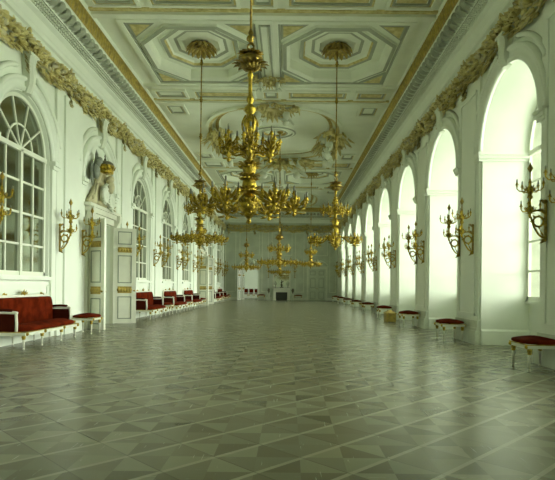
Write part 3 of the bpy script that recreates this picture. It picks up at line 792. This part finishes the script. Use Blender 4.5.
# ---------------------------------------------------------------- wall sconces
def make_sconce():
    rnd = random.Random(11); root = empty('wall_sconce', (0,0,0))           # y = out of the wall, z=0 at its foot
    b = MB(); b.box((-.025,0,.0),(.025,.03,.60)); b.lathe([(.03,0),(.05,.03),(.025,.06)], 8, (0,.035,-.02)); b.blob((0,.02,.63), .04, 8, 5)
    for z, q in ((.60,1),(.45,1),(.02,-1)):
        b.leaf((0,.02,z), (.5,.4,q), (0,1,0), .11, .06, .8); b.leaf((0,.02,z), (-.5,.4,q), (0,1,0), .11, .06, .8)
    b.obj('back_plate', BRASSD, root)
    b = MB()
    b.tube([(0,.03+.235*(t/12)**.8,.05+.36*(t/12)**1.7) for t in range(13)], .017, 7)
    b.tube([(0,.13+.082*math.cos(t*2*PI/16),.31+.082*math.sin(t*2*PI/16)) for t in range(17)], .018, 7)
    b.tube([(0,.03+.235*t/8,.44+.05*math.sin(t*PI/8)) for t in range(9)], .014, 6)
    for i in range(7):
        a = 2*PI*i/7; b.leaf((0,.13+.075*math.cos(a),.31+.075*math.sin(a)), (rnd.uniform(-.5,.5),math.cos(a),math.sin(a)), (1,0,0), .06, .04, .5)
    b.leaf((0,.05,.08), (0,.7,.6), (0,0,1), .12, .06, .6)
    b.obj('scroll_bracket', BRASS, root)
    cx, cy = 0, .27
    b = MB(); b.lathe([(.01,.36),(.025,.40),(.02,.43),(.05,.47),(.06,.52),(.025,.56),(.02,.66),(.045,.70),(.03,.75),(.05,.79),(.06,.84),(.025,.89),(.018,1.0)], 10, (cx,cy,0), flute=.06)
    basket(b, (cx,cy,.50), .085, 7, rnd, h=.09); basket(b, (cx,cy,.84), .085, 7, rnd, h=.09)
    b.obj('stem', BRASS, root)
    b = MB(); b.lathe([(.010,1.0),(.012,1.10),(.022,1.12),(.045,1.17),(.022,1.22),(.003,1.27)], 6, (cx,cy,0))
    for i in range(4):
        a = 2*PI*i/4; b.leaf((cx,cy,1.12), (math.cos(a),math.sin(a),.9), (0,0,1), .07, .035, .5)
    b.obj('finial', BRASSD, root)
    cm = candle_mesh(.8).obj('candle', [BRASS, CANDLE, DARK]); first = True
    for n, z0, r1, dz, of in ((3,.52,.165,.04,.5),(5,.84,.205,.05,.2)):
        for k in range(n):
            a = of + 2*PI*k/n
            b = MB(); b.tube([(cx+r*math.cos(a), cy+r*math.sin(a), z0+f) for r, f in ((.03,0),(r1*.4,-.045),(r1*.8,-.04),(r1,.0),(r1,dz))], .010, 6)
            b.leaf((cx+.07*math.cos(a),cy+.07*math.sin(a),z0-.03),(math.cos(a),math.sin(a),.6),(0,0,1),.07,.045,.8)
            arm = b.obj('arm', BRASS, root)
            o = cm if first else cm.copy()
            if not first: COL.objects.link(o)
            first = False
            o.parent = arm; o.location = (cx+r1*math.cos(a), cy+r1*math.sin(a), z0+dz+.01)
    return root
sconce0 = make_sconce(); used = [False]
def sconce(loc, rz, label, group):
    if not used[0]: o = sconce0; used[0] = True; o.location = loc; o.rotation_euler = (0,0,rz)
    else: o = dup(sconce0, loc, rz)
    tag(o, label, 'sconce', group)
SZ = 2.03
for i, k in enumerate(range(0, 9)):
    for d, w in ((-.74, 'nearer'), (.66, 'farther')):
        if k == 0 and d < 0: continue
        lab = 'gilded candelabra sconce on left wall, %s of the %s whole pair from front' % (w, ORD[i-1]) if k else 'gilded candelabra sconce cut off by the left edge of the photo'
        sconce((XL+.12, lpier(k)+d, SZ), -PI/2, lab, 'gilded sconces along the left wall')
for i, k in enumerate(range(0, 9)):
    for d, w in ((-.48, 'nearer'), (.48, 'farther')):
        c = rpier(k) if k < 8 else rbay(7)+RR+.9
        lab = 'gilded candelabra sconce on the %s arcade pier from front, %s of its pair' % (ORD[i], w)
        sconce((XR-.075, c+d, SZ), PI/2, lab, 'gilded sconces on the arcade piers')
for x, w in ((-1.75, 'left'), (.55, 'right')):
    sconce((x, YE-.0, 2.0), PI, 'small gilded sconce on the far wall, %s of the mirror over the fireplace' % w, 'sconces beside the fireplace mirror')

# ---------------------------------------------------------------- seats
def leg_mesh(h):
    b = MB()
    b.mi = 0; b.lathe([(.016,0),(.022,.02),(.014,.04)], 8); b.lathe([(.015,.04),(.019,h*.45),(.026,h*.72)], 8, flute=.08)
    b.mi = 1; b.lathe([(.026,h*.72),(.036,h*.76),(.030,h*.82),(.040,h*.88),(.036,h*.97),(.030,h)], 8)
    return b
def cushion(b, x0, x1, y0, y1, z0, z1, crown=.05, n=8, r=.05):
    """domed upholstered pad with rounded rim"""
    cx, cy = (x0+x1)/2, (y0+y1)/2; hx, hy = (x1-x0)/2, (y1-y0)/2
    def loop(ins, z):
        pts = []
        for i in range(32):
            a = 2*PI*i/32; e = 7
            q = 1/((abs(math.cos(a)))**e + (abs(math.sin(a)))**e)**(1/e)
            pts.append((cx + (hx-ins*1)*q*math.cos(a), cy + (hy-ins)*q*math.sin(a), z))
        return pts
    m = min(hx, hy); b.sm = True
    rr = [loop(.012, z0), loop(0, z0+(z1-z0)*.3), loop(.005, z0+(z1-z0)*.75), loop(.03, z1)]
    for f in (.25,.5,.75,.93): rr.append(loop(.03+(m-.03)*f, z1 + crown*math.sin(f*PI/2)))
    b.rings(rr, True, True, True); b.sm = False
def make_stool(w=.66, d=.52, h=.47):
    root = empty('stool', (0,0,0))
    lm = None
    for sx in (-1, 1):
        for sy in (-1, 1):
            if lm is None: lm = leg_mesh(h-.12).obj('leg', [LACQ, BRASS], root); o = lm
            else: o = lm.copy(); COL.objects.link(o); o.parent = root
            o.location = (sx*(w/2-.045), sy*(d/2-.045), 0)
    b = MB(); b.box((-w/2,-d/2,h-.125),(w/2,d/2,h-.055))
    b.mi = 1; b.box((-w/2-.006,-d/2-.006,h-.075),(w/2+.006,d/2+.006,h-.06))
    for sx in (-1,1):
        for sy in (-1,1): b.blob((sx*(w/2-.04), sy*(d/2+.0), h-.10), .035, 8, 5)
    b.obj('apron', [LACQ, BRASS], root)
    b = MB(); cushion(b, -w/2-.012, w/2+.012, -d/2-.012, d/2+.012, h-.06, h, .045); b.obj('seat', VELVET, root)
    return root
st0 = make_stool(); su = [False]
def stool(x, y, rz, label, group):
    if not su[0]: o = st0; su[0] = True; o.location = (x, y, 0); o.rotation_euler = (0,0,rz)
    else: o = dup(st0, (x, y, 0), rz)
    return tag(o, label, 'stool', group)
for k in range(0, 9):
    c = rpier(k) if k < 8 else rbay(7)+RR+1.0
    dy = {0: .12, 1: .15}.get(k, .1)
    lab = 'red velvet stool with gilt legs at the foot of the %s arcade pier from front' % ORD[k]
    stool(XR-.405, c+dy, PI/2, lab, 'red stools along the arcade')
STL = 'red stools along the left wall'
stool(XL+.56, 13.42, PI/2, 'red velvet stool between the nearest sofa and the open white door', STL)
LS = [(2.62, 'beyond the second sofa'), (3.5, 'beyond the third sofa'), (4.5, 'beyond the fourth sofa'), (6.5, 'beyond the fifth sofa'), (7.5, 'beyond the farthest sofa, by the far wall')]
for k, w in LS: stool(XL+.50, lbay(math.floor(k)) + 2.15, PI/2, 'red velvet stool on the left ' + w, STL)
stool(-2.35, YE-.45, 0, 'dark red stool against the far wall, left of the fireplace', 'stools by the fireplace')
stool(.85, YE-.45, 0, 'red stool against the far wall, right of the fireplace', 'stools by the fireplace')

def make_sofa(L=2.50, D=.72):
    """local: x along the wall, y = out into the room, origin on the floor at the back"""
    root = empty('sofa', (0,0,0)); hl = L/2
    lm = leg_mesh(.27).obj('leg', [LACQ, BRASS], root); fst = True
    for x in (-hl+.06, -hl*.36, hl*.36, hl-.06):
        for y in (.07, D-.06):
            o = lm if fst else lm.copy()
            if not fst: COL.objects.link(o); o.parent = root
            fst = False; o.location = (x, y, 0)
    b = MB(); b.box((-hl,.03,.265),(hl,D,.335)); b.mi = 1; b.box((-hl-.004,.03,.325),(hl+.004,D+.006,.338))
    for x in (-hl+.06, -hl*.36, hl*.36, hl-.06): b.blob((x, D, .30), .038, 8, 5)
    b.obj('seat_rail', [LACQ, BRASS], root)
    b = MB(); cushion(b, -hl+.05, hl-.05, .12, D-.01, .338, .42, .05); b.obj('seat', VELVET, root)
    # back: padded panel with rounded shoulders in a white frame
    def outline(ins):
        pts = [(-hl+.03+ins, .36)]
        for i in range(9):
            a = PI - PI/2*i/8; pts.append((-hl+.03+ins+.16*(1+math.cos(a)), .99-.16-ins+.16*math.sin(a)))
        for i in range(9):
            a = PI/2 - PI/2*i/8; pts.append((hl-.03-ins-.16*(1-math.cos(a)), .99-.16-ins+.16*math.sin(a)))
        pts.append((hl-.03-ins, .36)); return pts
    b = MB(); o0 = outline(0)
    b.rings([[(x,.02,z) for x,z in o0], [(x,.085,z) for x,z in o0]], True, True, True); 
    tp = [(x, .055, z+.005) for x, z in o0]; b.tube(tp, .024, 6)
    b.obj('back_frame', LACQ, root)
    b = MB(); b.sm = True; o1 = outline(.03); o2 = outline(.09)
    b.rings([[(x,.086,z) for x,z in o1], [(x,.13,z) for x,z in o1], [(x,.165,z) for x,z in o2]], True, True, True); b.obj('backrest', VELVET, root)
    for x0, n in ((0, 12), (-hl*.62, 6), (hl*.62, 6)):                  # gilt cresting
        b = MB()
        for i in range(n):
            a = PI*(i+.5)/n; b.leaf((x0+.03*math.cos(a),.055,1.0), (math.cos(a)*1.3,random.uniform(-.2,.3),math.sin(a)), (0,1,0), .13 if n > 8 else .07, .05, .4)
        b.blob((x0,.06,1.03), .04 if n > 8 else .025, 8, 5)
        b.obj('crest', BRASS, root)
    for sx in (-1, 1):
        b = MB(); x = sx*(hl-.035)
        b.tube([(x,.06,.70),(x,.25,.705),(x,.38,.70),(x,D-.20,.695),(x,D-.17,.685)], .030, 8)
        b.tube([(x,D-.19,.335),(x,D-.185,.50),(x,D-.195,.68)], .026, 8)
        b.obj('arm', LACQ, root)
        b = MB(); xs = sorted((x-.028, x+.028)); b.box((xs[0],.10,.34),(xs[1],D-.22,.665))
        b.obj('arm_panel', VELVETD, root)
        b = MB(); b.tube([(x,.14,.728),(x,.30,.738),(x,D-.26,.73)], .034, 8); b.obj('arm_pad', VELVETD, root)
    return root
sofa0 = make_sofa()
SL = ['nearest red velvet sofa, white and gilt frame, cut by the left edge of the photo', 'red velvet sofa just beyond the open white door on the left wall', 'third red velvet sofa along the left wall, two places past the open door',
      'fourth red velvet sofa along the left wall, before the long gap in the row', 'fifth red velvet sofa, far along the left wall beyond the gap', 'farthest red velvet sofa on the left wall, near the end wall']
for i, k in enumerate([0, 2, 3, 4, 6, 7]):
    loc = (XL+.05, lbay(k) - (.17 if k == 0 else 0), 0)
    if i == 0: o = sofa0; o.location = loc; o.rotation_euler = (0,0,-PI/2)
    else: o = dup(sofa0, loc, -PI/2)
    tag(o, SL[i], 'sofa', 'red sofas along the left wall')

# chairs in the room beyond
def make_chair():
    root = empty('side_chair', (0,0,0)); lm = leg_mesh(.38).obj('leg', [LACQ, BRASS], root); f = True
    for sx in (-1,1):
        for sy in (-1,1):
            o = lm if f else lm.copy()
            if not f: COL.objects.link(o); o.parent = root
            f = False; o.location = (sx*.2, sy*.2, 0)
    b = MB(); b.box((-.24,-.24,.37),(.24,.24,.42)); b.obj('seat_rail', LACQ, root)
    b = MB(); cushion(b, -.23,.23,-.23,.23,.42,.48,.03); b.obj('seat', VELVET, root)
    b = MB(); b.tube([(-.22,.22,.40),(-.22,.25,.95),(0,.26,1.02),(.22,.25,.95),(.22,.22,.40)], .022, 6); b.obj('back_frame', LACQ, root)
    b = MB(); b.box((-.19,.215,.55),(.19,.255,.93)); b.obj('backrest', VELVET, root)
    return root
ch = make_chair()
CW = ['leftmost', 'second from left', 'third from left', 'rightmost']
for i in range(4):
    loc = (-4.15 + .52*i, YE+5.4, 0)
    if i == 0: o = ch; o.location = loc
    else: o = dup(ch, loc, 0)
    tag(o, 'red side chair seen through the open far doorway, %s of the row' % CW[i], 'chair', 'chairs in the room beyond the doorway')

# gilded box on the floor between two stools of the arcade
root = empty('gilded_casket', (XR-.62, 18.9, 0)); tag(root, 'yellow gilded casket on the floor between the third and fourth arcade stools', 'box')
b = MB(); b.box((-.17,-.24,.03),(.17,.24,.30))
for sx in (-1,1):
    for sy in (-1,1): b.lathe([(.02,0),(.035,.02),(.025,.04)], 8, (sx*.14, sy*.2, 0))
b.obj('body', GILD, root)
b = MB(); b.rings([[(-.19,-.26,.30),(.19,-.26,.30),(.19,.26,.30),(-.19,.26,.30)],[(-.19,-.26,.33),(.19,-.26,.33),(.19,.26,.33),(-.19,.26,.33)],[(-.10,-.17,.40),(.10,-.17,.40),(.10,.17,.40),(-.10,.17,.40)]], True, True, True); b.obj('lid', GILD, root)
b = MB(); b.blob((0,0,.41), .03, 8, 5); b.obj('knob', BRASS, root)

# ---------------------------------------------------------------- doors
def door_leaf(w, h, parent, loc, rz, gilt=True, board=None):
    """leaf in the local xz plane, hinge on x=0, panels on both faces"""
    e = empty('door_leaf', loc, rz); e.parent = parent
    b = MB(); b.box((0,-.03,.01),(w,.03,h))
    lf = b.obj('leaf_board', board or LACQ, e)
    pz = [(.10,.30),(.345,.40),(.445,.77),(.80,.86),(.885,.975)] 
    # low panel, gilt plaque, tall panel, gilt plaque, top panel
    zs = [(.05*h,.285*h),(.32*h,.39*h),(.425*h,.715*h),(.745*h,.80*h),(.83*h,.965*h)]
    lm = MB(); gm = MB()
    for i, (z0, z1) in enumerate(zs):
        x0, x1 = w*.2, w*.8
        for sg in (-1, 1):
            y0, y1 = (.03,.042) if sg > 0 else (-.042,-.03)
            if i in (1, 3):
                gm.box((x0,y0,z0),(x1,y1,z1))
                for j in range(5): gm.blob((x0+(x1-x0)*(j+.5)/5, sg*.042, (z0+z1)/2), (z1-z0)*.32, 6, 4, (1,.4,1))
            else:
                t_ = .028
                lm.box((x0,y0,z0),(x1,y1,z0+t_)); lm.box((x0,y0,z1-t_),(x1,y1,z1)); lm.box((x0,y0,z0+t_),(x0+t_,y1,z1-t_)); lm.box((x1-t_,y0,z0+t_),(x1,y1,z1-t_))
    lm.obj('panel_moulding', LINE, e)
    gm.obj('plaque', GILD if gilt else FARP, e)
    b = MB(); 
    for sg in (-1,1): b.blob((w-.06, sg*.06, 1.05), .03, 8, 5)
    b.obj('door_knob', BRASS, e)
    return e
def side_door(name, k, a_near, a_far):
    c = lbay(k)
    f = MB(PL)
    for sg in (-1, 1):
        x0, x1 = sorted((c+sg*DW, c+sg*(DW+.16))); f.box((x0,0,0),(x1,.12,DH+.02)); 
    f.box((c-DW-.16,0,DH+.02),(c+DW+.16,.12,DH+.20)); f.box((c-DW-.22,0,DH+.20),(c+DW+.22,.20,DH+.34)); f.box((c-DW-.30,0,DH+.34),(c+DW+.30,.25,DH+.43))
    # consoles under the cornice
    for sg in (-1, 1):
        s = c + sg*(DW+.10)
        f.rings([[(s-.09,.12,z),(s-.09,.12+o,z),(s+.09,.12+o,z),(s+.09,.12,z)] for z, o in ((DH-.22,.02),(DH-.10,.05),(DH+.02,.10),(DH+.15,.17),(DH+.34,.18))], True, True, True)
    fr_ = struct(f.obj(name, LACQ))
    w = .71
    door_leaf(w, DH-.03, fr_, (XL+.10, c-DW+.01, 0), a_near)
    door_leaf(w, DH-.03, fr_, (XL+.10, c+DW-.01, 0), a_far)
    return fr_
side_door('door_1', 1, math.radians(-34), math.radians(24))
side_door('door_2', 5, math.radians(-20), math.radians(24))
# far doors: an open pair beside the doorway, a closed pair at right
f = MB(PE); f.box((EDX-EDW-.01,0,EDH),(EDX+EDW+.01,.02,EDH+.03)); fr_ = struct(f.obj('door_3', LACQ))
door_leaf(EDW-.01, EDH-.03, fr_, (EDX-EDW+.01, YE-.14, 0), math.radians(-112)); door_leaf(EDW-.01, EDH-.03, fr_, (EDX-EDW+.03, YE+.52, 0), math.radians(78))
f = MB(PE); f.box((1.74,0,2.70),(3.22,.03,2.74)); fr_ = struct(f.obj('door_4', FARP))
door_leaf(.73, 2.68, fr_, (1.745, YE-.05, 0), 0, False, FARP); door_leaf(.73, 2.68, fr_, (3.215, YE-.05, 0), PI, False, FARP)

# ---------------------------------------------------------------- coats of arms over the doors
def coat_of_arms(k, label):
    c = lbay(k); zb = DH+.43
    root = empty('coat_of_arms', (XL, c, zb)); tag(root, label, 'coat of arms', 'coats of arms above the side doors')
    P = lambda s, o, z: (o, s, z)
    rnd = random.Random(k)
    b = MB(P); b.sm = True; n = 26; rows = []                          # ermine mantle hanging in folds from the crown
    for j in range(9):
        f = j/8; z = 1.02 - .98*f; hw = .16 + .95*f**1.15
        rows.append([(hw*(2*i/n-1), .05 + .22*(1-(2*i/n-1)**2)*(.6+.4*f) + .035*math.sin(i*1.9)*f, z - .06*math.sin(i*1.9)*f*f) for i in range(n+1)])
    back = [[(s_, .0, z) for s_, o, z in r] for r in rows]
    b.rings([r + q[::-1] for r, q in zip(rows, back)], True, True, True); b.sm = False
    for sg in (-1, 1):                                                 # rolled edges
        b.tube([(sg*(.16+.95*(j/8)**1.15), .10, 1.02-.98*j/8) for j in range(9)], .055, 7)
        b.tube([(sg*(.50+.45*j/8), .16, .62-.50*j/8+.05*math.sin(j)) for j in range(9)], .05, 6)
    b.obj('mantle', CREAM, root)
    for sx, z0 in ((-.33, .36), (.18, .24)):                           # two oval shields
        b = MB(P); b.sm = True; rr = []
        for f, o in ((1.0,.22),(1.0,.33),(.84,.36),(.78,.33),(.4,.38),(.05,.39)):
            rr.append([(sx+.23*f*math.cos(2*PI*i/20), o, z0+.26*f*math.sin(2*PI*i/20)) for i in range(20)])
        b.rings(rr, True, True, True); b.sm = False
        for i in range(16):
            a = 2*PI*i/16; b.leaf((sx+.23*math.cos(a),.28,z0+.26*math.sin(a)), (math.cos(a)+rnd.uniform(-.6,.6), .4, math.sin(a)+rnd.uniform(-.6,.6)), (0,1,0), .12, .09, .8)
        b.obj('shield', STUCCO, root)
    b = MB(P); b.blob((-.05,.34,.85), .12, 10, 7); b.tube([(-.05,.32,.80),(-.07,.36,.62),(-.12,.36,.45)], [.11,.13,.09], 8); b.obj('bust', CREAM, root)
    b = MB(P)                                                          # crown: gilt circlet, domed cap
    b.lathe([(.20,1.02),(.24,1.04),(.25,1.14),(.22,1.16),(.27,1.22),(.27,1.27)], 18, (0,.17,0))
    for i in range(10):
        a = 2*PI*i/10; b.leaf((.25*math.cos(a),.17+.25*math.sin(a),1.14),(math.cos(a)*.3,math.sin(a)*.3,1),(math.cos(a),math.sin(a),0),.13,.10,.3)
    b.obj('crown', BRASS, root)
    b = MB(P); b.lathe([(.25,1.26),(.24,1.33),(.16,1.39),(.03,1.41),(.035,1.45),(.015,1.50)], 18, (0,.17,0), flute=.05)
    b.box((-.012,.16,1.48),(.012,.18,1.60)); b.box((-.04,.16,1.53),(.04,.18,1.555)); b.obj('cap', BRONZE, root)
    b = MB(P); x = -.70                                                # grey eagle with raised wing at the left
    b.blob((x,.16,.92), .15, 10, 8, (.8,.7,1.4)); b.tube([(x,.18,1.05),(x+.06,.22,1.20)], .08, 8); b.blob((x+.08,.22,1.22), .085, 10, 7); b.blob((x+.17,.23,1.20), .04, 8, 5, (1.4,.8,.8))
    for i in range(13): b.leaf((x-.04,.08,.55+.05*i), (-.75,.12,.9-.14*i), (0,1,0), .46-.02*i, .15, .3)
    for i in range(8): b.leaf((x-.02+.02*i,.08,1.02+.02*i), (.4-.12*i,.1,1), (0,1,0), .34, .13, .3)
    eg = b.obj('eagle', EAGLE, root)
    for v in eg.data.vertices: v.co.y = -.72 + (v.co.y+.72)*1.35; v.co.z = .55 + (v.co.z-.55)*1.12
coat_of_arms(1, 'crowned cream mantle with two shields and grey eagle above the open white door')
coat_of_arms(5, 'distant crowned mantle with shields above the far door of the left wall')

# ---------------------------------------------------------------- ceiling rosettes and cartouches
def ros_mesh():
    b = MB(); rnd = random.Random(5)
    for n, r0, ln, w, z in ((16,.22,.36,.19,0),(13,.13,.28,.15,-.04),(9,.03,.18,.12,-.07)):
        for i in range(n):
            a = 2*PI*(i+.3*z)/n; b.leaf((r0*math.cos(a),r0*math.sin(a),z), (math.cos(a),math.sin(a),-.25), (0,0,-1), ln, w, .9)
    b.lathe([(.10,-.06),(.08,-.13),(.02,-.17)], 12)
    return b
RM = None
RN = [('front left octagon', OCX[0], 15.85), ('front right octagon', OCX[1], 15.85), ('far left octagon', OCX[0], 33.45), ('far right octagon', OCX[1], 33.45)]
for nm, x, y in RN:
    if RM is None: RM = ros_mesh().obj('ceiling_rosette', GILD); o = RM
    else: o = RM.copy(); COL.objects.link(o)
    o.location = (x, y, ZP+.31); tag(o, 'gilded leaf rosette in the %s of the ceiling' % nm, 'rosette', 'gilded ceiling rosettes')
def cart_parts(root, seed):
    rnd = random.Random(seed)
    b = MB(); 
    for i in range(11):                                                # fan shell
        a = PI*(i+.5)/11; b.leaf((.05*math.cos(a),-.05,-.06), (math.cos(a), math.sin(a)*.9, -.25), (0,0,-1), .75, .20, .5)
    b.obj('shell', GILDP, root)
    b = MB()
    for sx in (-1, 1):
        for q, (ox, oy, r) in enumerate(((.62,-.02,.30),(.95,-.22,.20),(.35,-.38,.22))):
            b.tube([(sx*(ox+r*(1-t/20)*math.cos(t*.5+q)), oy+r*(1-t/20)*math.sin(t*.5+q), -.10-.012*t) for t in range(17)], [.07-.003*t for t in range(17)], 7)
    for i in range(46):
        a = rnd.uniform(0, 2*PI); q = rnd.uniform(.3,1.05)
        b.leaf((q*math.cos(a), q*.55*math.sin(a)-.1, -.08), (math.cos(a)+rnd.uniform(-.5,.5), math.sin(a), rnd.uniform(-.9,.1)), (0,0,-1), rnd.uniform(.22,.40), rnd.uniform(.12,.2), rnd.uniform(0,1))
    b.obj('scrollwork', GILDP, root)
    for sx in (-1, 1):                                                 # stucco putti seated on the frame
        b = MB(); x = sx*.55
        b.blob((x,.05,-.30), .17, 10, 8, (.85,.9,1.25)); b.blob((x-sx*.03,.10,-.60), .12, 10, 8); b.tube([(x,.08,-.42),(x-sx*.18,.16,-.45),(x-sx*.32,.22,-.36)], [.065,.05,.04], 7)
        b.tube([(x,.08,-.42),(x+sx*.18,.12,-.52),(x+sx*.30,.14,-.66)], [.065,.05,.04], 7)
        for j in (-1,1): b.tube([(x+j*.06,.10,-.20),(x+j*.12-sx*.1,.30,-.22),(x+j*.14-sx*.1,.42,-.08)], [.09,.075,.05], 7)
        b.obj('putto', STUCCO, root)
cp = None
for vy, where in ((24.4, ('near end', 'far end', 'left side', 'right side')),):
    for (x, y, rz), w in zip(((XC, vy-4.1, 0), (XC+.2, vy+4.1, PI), (XC-2.25, vy, -PI/2), (XC+2.5, vy, PI/2)), where):
        if cp is None: o = empty('ceiling_cartouche', (x, y, ZP-.02), rz); cart_parts(o, 2); cp = o
        else: o = dup(cp, (x, y, ZP-.02), rz)
        o.scale = {'near end': (1.0,1.0,1.0), 'far end': (1.7,1.5,1.6)}.get(w, (1.5,1.25,1.7))
        tag(o, 'gilded stucco cartouche with putti on the %s of the oval ceiling panel' % w, 'cartouche', 'stucco cartouches round the oval panel')

# putto cluster on the middle beam between the octagons
o = dup(cp, (XC, 17.3, ZP-.12), 0); o.scale = (.5,.5,.6); tag(o, 'small pale stucco cartouche on the beam between the two front octagons', 'cartouche', 'stucco cartouches round the oval panel')

# ---------------------------------------------------------------- fireplace and its wall
FX = -.60
root = empty('fireplace', (FX, YE, 0)); tag(root, 'white marble fireplace in the middle of the far wall', 'fireplace')
P = lambda s, o, z: (s, -o, z)
b = MB(P); b.box((-.74,0,0),(-.50,.26,.98)); b.box((.50,0,0),(.74,.26,.98)); b.box((-.74,0,.84),(.74,.28,1.02)); b.box((-.50,0,.70),(.50,.20,.86))
for sx in (-1,1): b.box((sx*.62-.14,.0,0),(sx*.62+.14,.30,.12)); b.blob((sx*.62,.27,.92), .07, 8, 5)
b.obj('surround', LACQ, root)
b = MB(P); b.box((-.84,0,1.02),(.84,.36,1.09)); b.obj('mantel_shelf', LACQ, root)
b = MB(P); b.box((-.50,.0,.0),(.50,.06,.70)); b.obj('firebox', DARK, root)
b = MB(P); b.box((-.46,.07,.10),(.46,.10,.13))
for i in range(9): b.box((-.44+.11*i-.01,.07,.0),(-.44+.11*i+.01,.10,.35))
b.box((-.46,.07,.33),(.46,.10,.36)); b.obj('grate', DARK, root)
root = empty('wall_mirror', (FX, YE, 1.14)); tag(root, 'framed mirror on the far wall above the fireplace', 'mirror')
b = MB(P); b.box((-.76,0,0),(-.66,.06,1.15)); b.box((.66,0,0),(.76,.06,1.15)); b.box((-.76,0,0),(.76,.06,.07)); b.box((-.76,0,1.10),(.76,.06,1.18)); b.obj('frame', LACQ, root)
b = MB(P); b.box((-.66,0,.07),(.66,.02,1.12)); b.obj('mirror_pane', MIRROR2, root)
root = empty('mantel_clock', (FX, YE-.18, 1.09)); tag(root, 'dark bronze figure clock on the mantel before the mirror', 'clock')
b = MB(); b.box((-.16,-.08,0),(.16,.08,.06)); b.lathe([(.10,.06),(.06,.12),(.09,.20),(.09,.30),(.05,.38)], 10); b.obj('case', BRONZE, root)
b = MB(); b.blob((0,0,.46), .07, 8, 6, (1,.8,1.3)); b.blob((0,0,.60), .045, 8, 6); b.tube([(0,0,.50),(.10,0,.52),(.16,0,.60)], .025, 6); b.obj('figure', BRONZE, root)
for x, w in ((-.55, 'left'), (.55, 'right')):
    root = empty('mantel_candelabrum', (FX+x, YE-.18, 1.09)); tag(root, 'dark candelabrum on the %s end of the mantel shelf' % w, 'candelabrum', 'candelabra on the mantel')
    b = MB(); b.lathe([(.07,0),(.05,.03),(.02,.06),(.03,.15),(.015,.2),(.015,.4)], 8); b.obj('stem', BRONZE, root)
    for sx in (-1, 0, 1):
        b = MB(); b.tube([(0,0,.25),(sx*.08,0,.24),(sx*.10,0,.36)] if sx else [(0,0,.4),(0,0,.42),(0,0,.46)], .012, 6); b.lathe([(.01,0),(.03,.02),(.013,.03),(.012,.12),(.003,.125)], 7, (sx*.10,0,.36 if sx else .46)); b.obj('branch', BRONZE, root)
for x, w in ((-1.10, 'left'), (-.60+.98, 'right')):
    root = empty('pedestal_urn', (FX+x if w == 'left' else x, YE-.30, 0)); tag(root, 'pale urn on a slim pedestal standing %s of the fireplace' % w, 'urn', 'urns flanking the fireplace')
    b = MB(); b.box((-.14,-.14,0),(.14,.14,.08)); b.lathe([(.11,.08),(.08,.14),(.075,.50),(.11,.56),(.12,.60)], 12); b.obj('pedestal', STUCCO, root)
    b = MB(); b.lathe([(.05,.60),(.03,.66),(.09,.76),(.13,.88),(.09,.94),(.11,.99),(.02,1.04)], 12); b.obj('urn', BRONZE, root)

# ---------------------------------------------------------------- daylight, camera, view
w = bpy.data.worlds.new('daylight'); sc.world = w; w.use_nodes = True
nt = w.node_tree; bg = nt.nodes['Background']
tc = nt.nodes.new('ShaderNodeTexCoord'); sp = nt.nodes.new('ShaderNodeSeparateXYZ'); rp = nt.nodes.new('ShaderNodeValToRGB')
nt.links.new(tc.outputs['Generated'], sp.inputs[0])
mr = nt.nodes.new('ShaderNodeMapRange'); mr.inputs[1].default_value = -1; mr.inputs[2].default_value = 1
nt.links.new(sp.outputs[2], mr.inputs[0]); nt.links.new(mr.outputs[0], rp.inputs[0])
cr = rp.color_ramp
cr.elements[0].position = .30; cr.elements[0].color = (.46, .50, .39, 1)
cr.elements[1].position = .485; cr.elements[1].color = (.36, .40, .31, 1)
for p_, c_ in ((.52, (.90, .96, .82)), (.62, (.95, 1.0, .86)), (.74, (.62, .66, .56)), (.86, (.36, .39, .33)), (.97, (.28, .31, .26))):
    e = cr.elements.new(p_); e.color = (*c_, 1)
nt.links.new(rp.outputs[0], bg.inputs[0])
# the bright quarter of the hazy sky stands square to the windows, falling off to both sides
m0 = nt.nodes.new('ShaderNodeMath'); m0.operation = 'MAXIMUM'; m0.inputs[1].default_value = 0.0; nt.links.new(sp.outputs[0], m0.inputs[0])
m1 = nt.nodes.new('ShaderNodeMath'); m1.operation = 'POWER'; m1.inputs[1].default_value = 3.2; nt.links.new(m0.outputs[0], m1.inputs[0])
m2 = nt.nodes.new('ShaderNodeMath'); m2.operation = 'MULTIPLY_ADD'; m2.inputs[1].default_value = 18.0; m2.inputs[2].default_value = 1.1; nt.links.new(m1.outputs[0], m2.inputs[0])
nt.links.new(m2.outputs[0], bg.inputs[1])

cam = bpy.data.cameras.new('camera'); co = bpy.data.objects.new('camera', cam); COL.objects.link(co)
F = 530.0
cam.sensor_width = 36; cam.lens = 36*F/555
cam.shift_x = (277.5-288.5)/555; cam.shift_y = (286-240)/555
cam.clip_start = .05; cam.clip_end = 200
co.matrix_world = Matrix.Translation((0,0,EYE)) @ Matrix.Rotation(PI/2, 4, 'X') @ Matrix.Rotation(math.radians(.6), 4, 'Z')
sc.camera = co
vs = sc.view_settings; vs.view_transform = 'Standard'; vs.look = 'None'; vs.gamma = 1; vs.use_curve_mapping = False; vs.exposure = .72
sc.cycles.use_denoising = True
sc.cycles.max_bounces = 14; sc.cycles.diffuse_bounces = 10; sc.cycles.glossy_bounces = 4; sc.cycles.transparent_max_bounces = 8
sc.cycles.sample_clamp_indirect = 8.0
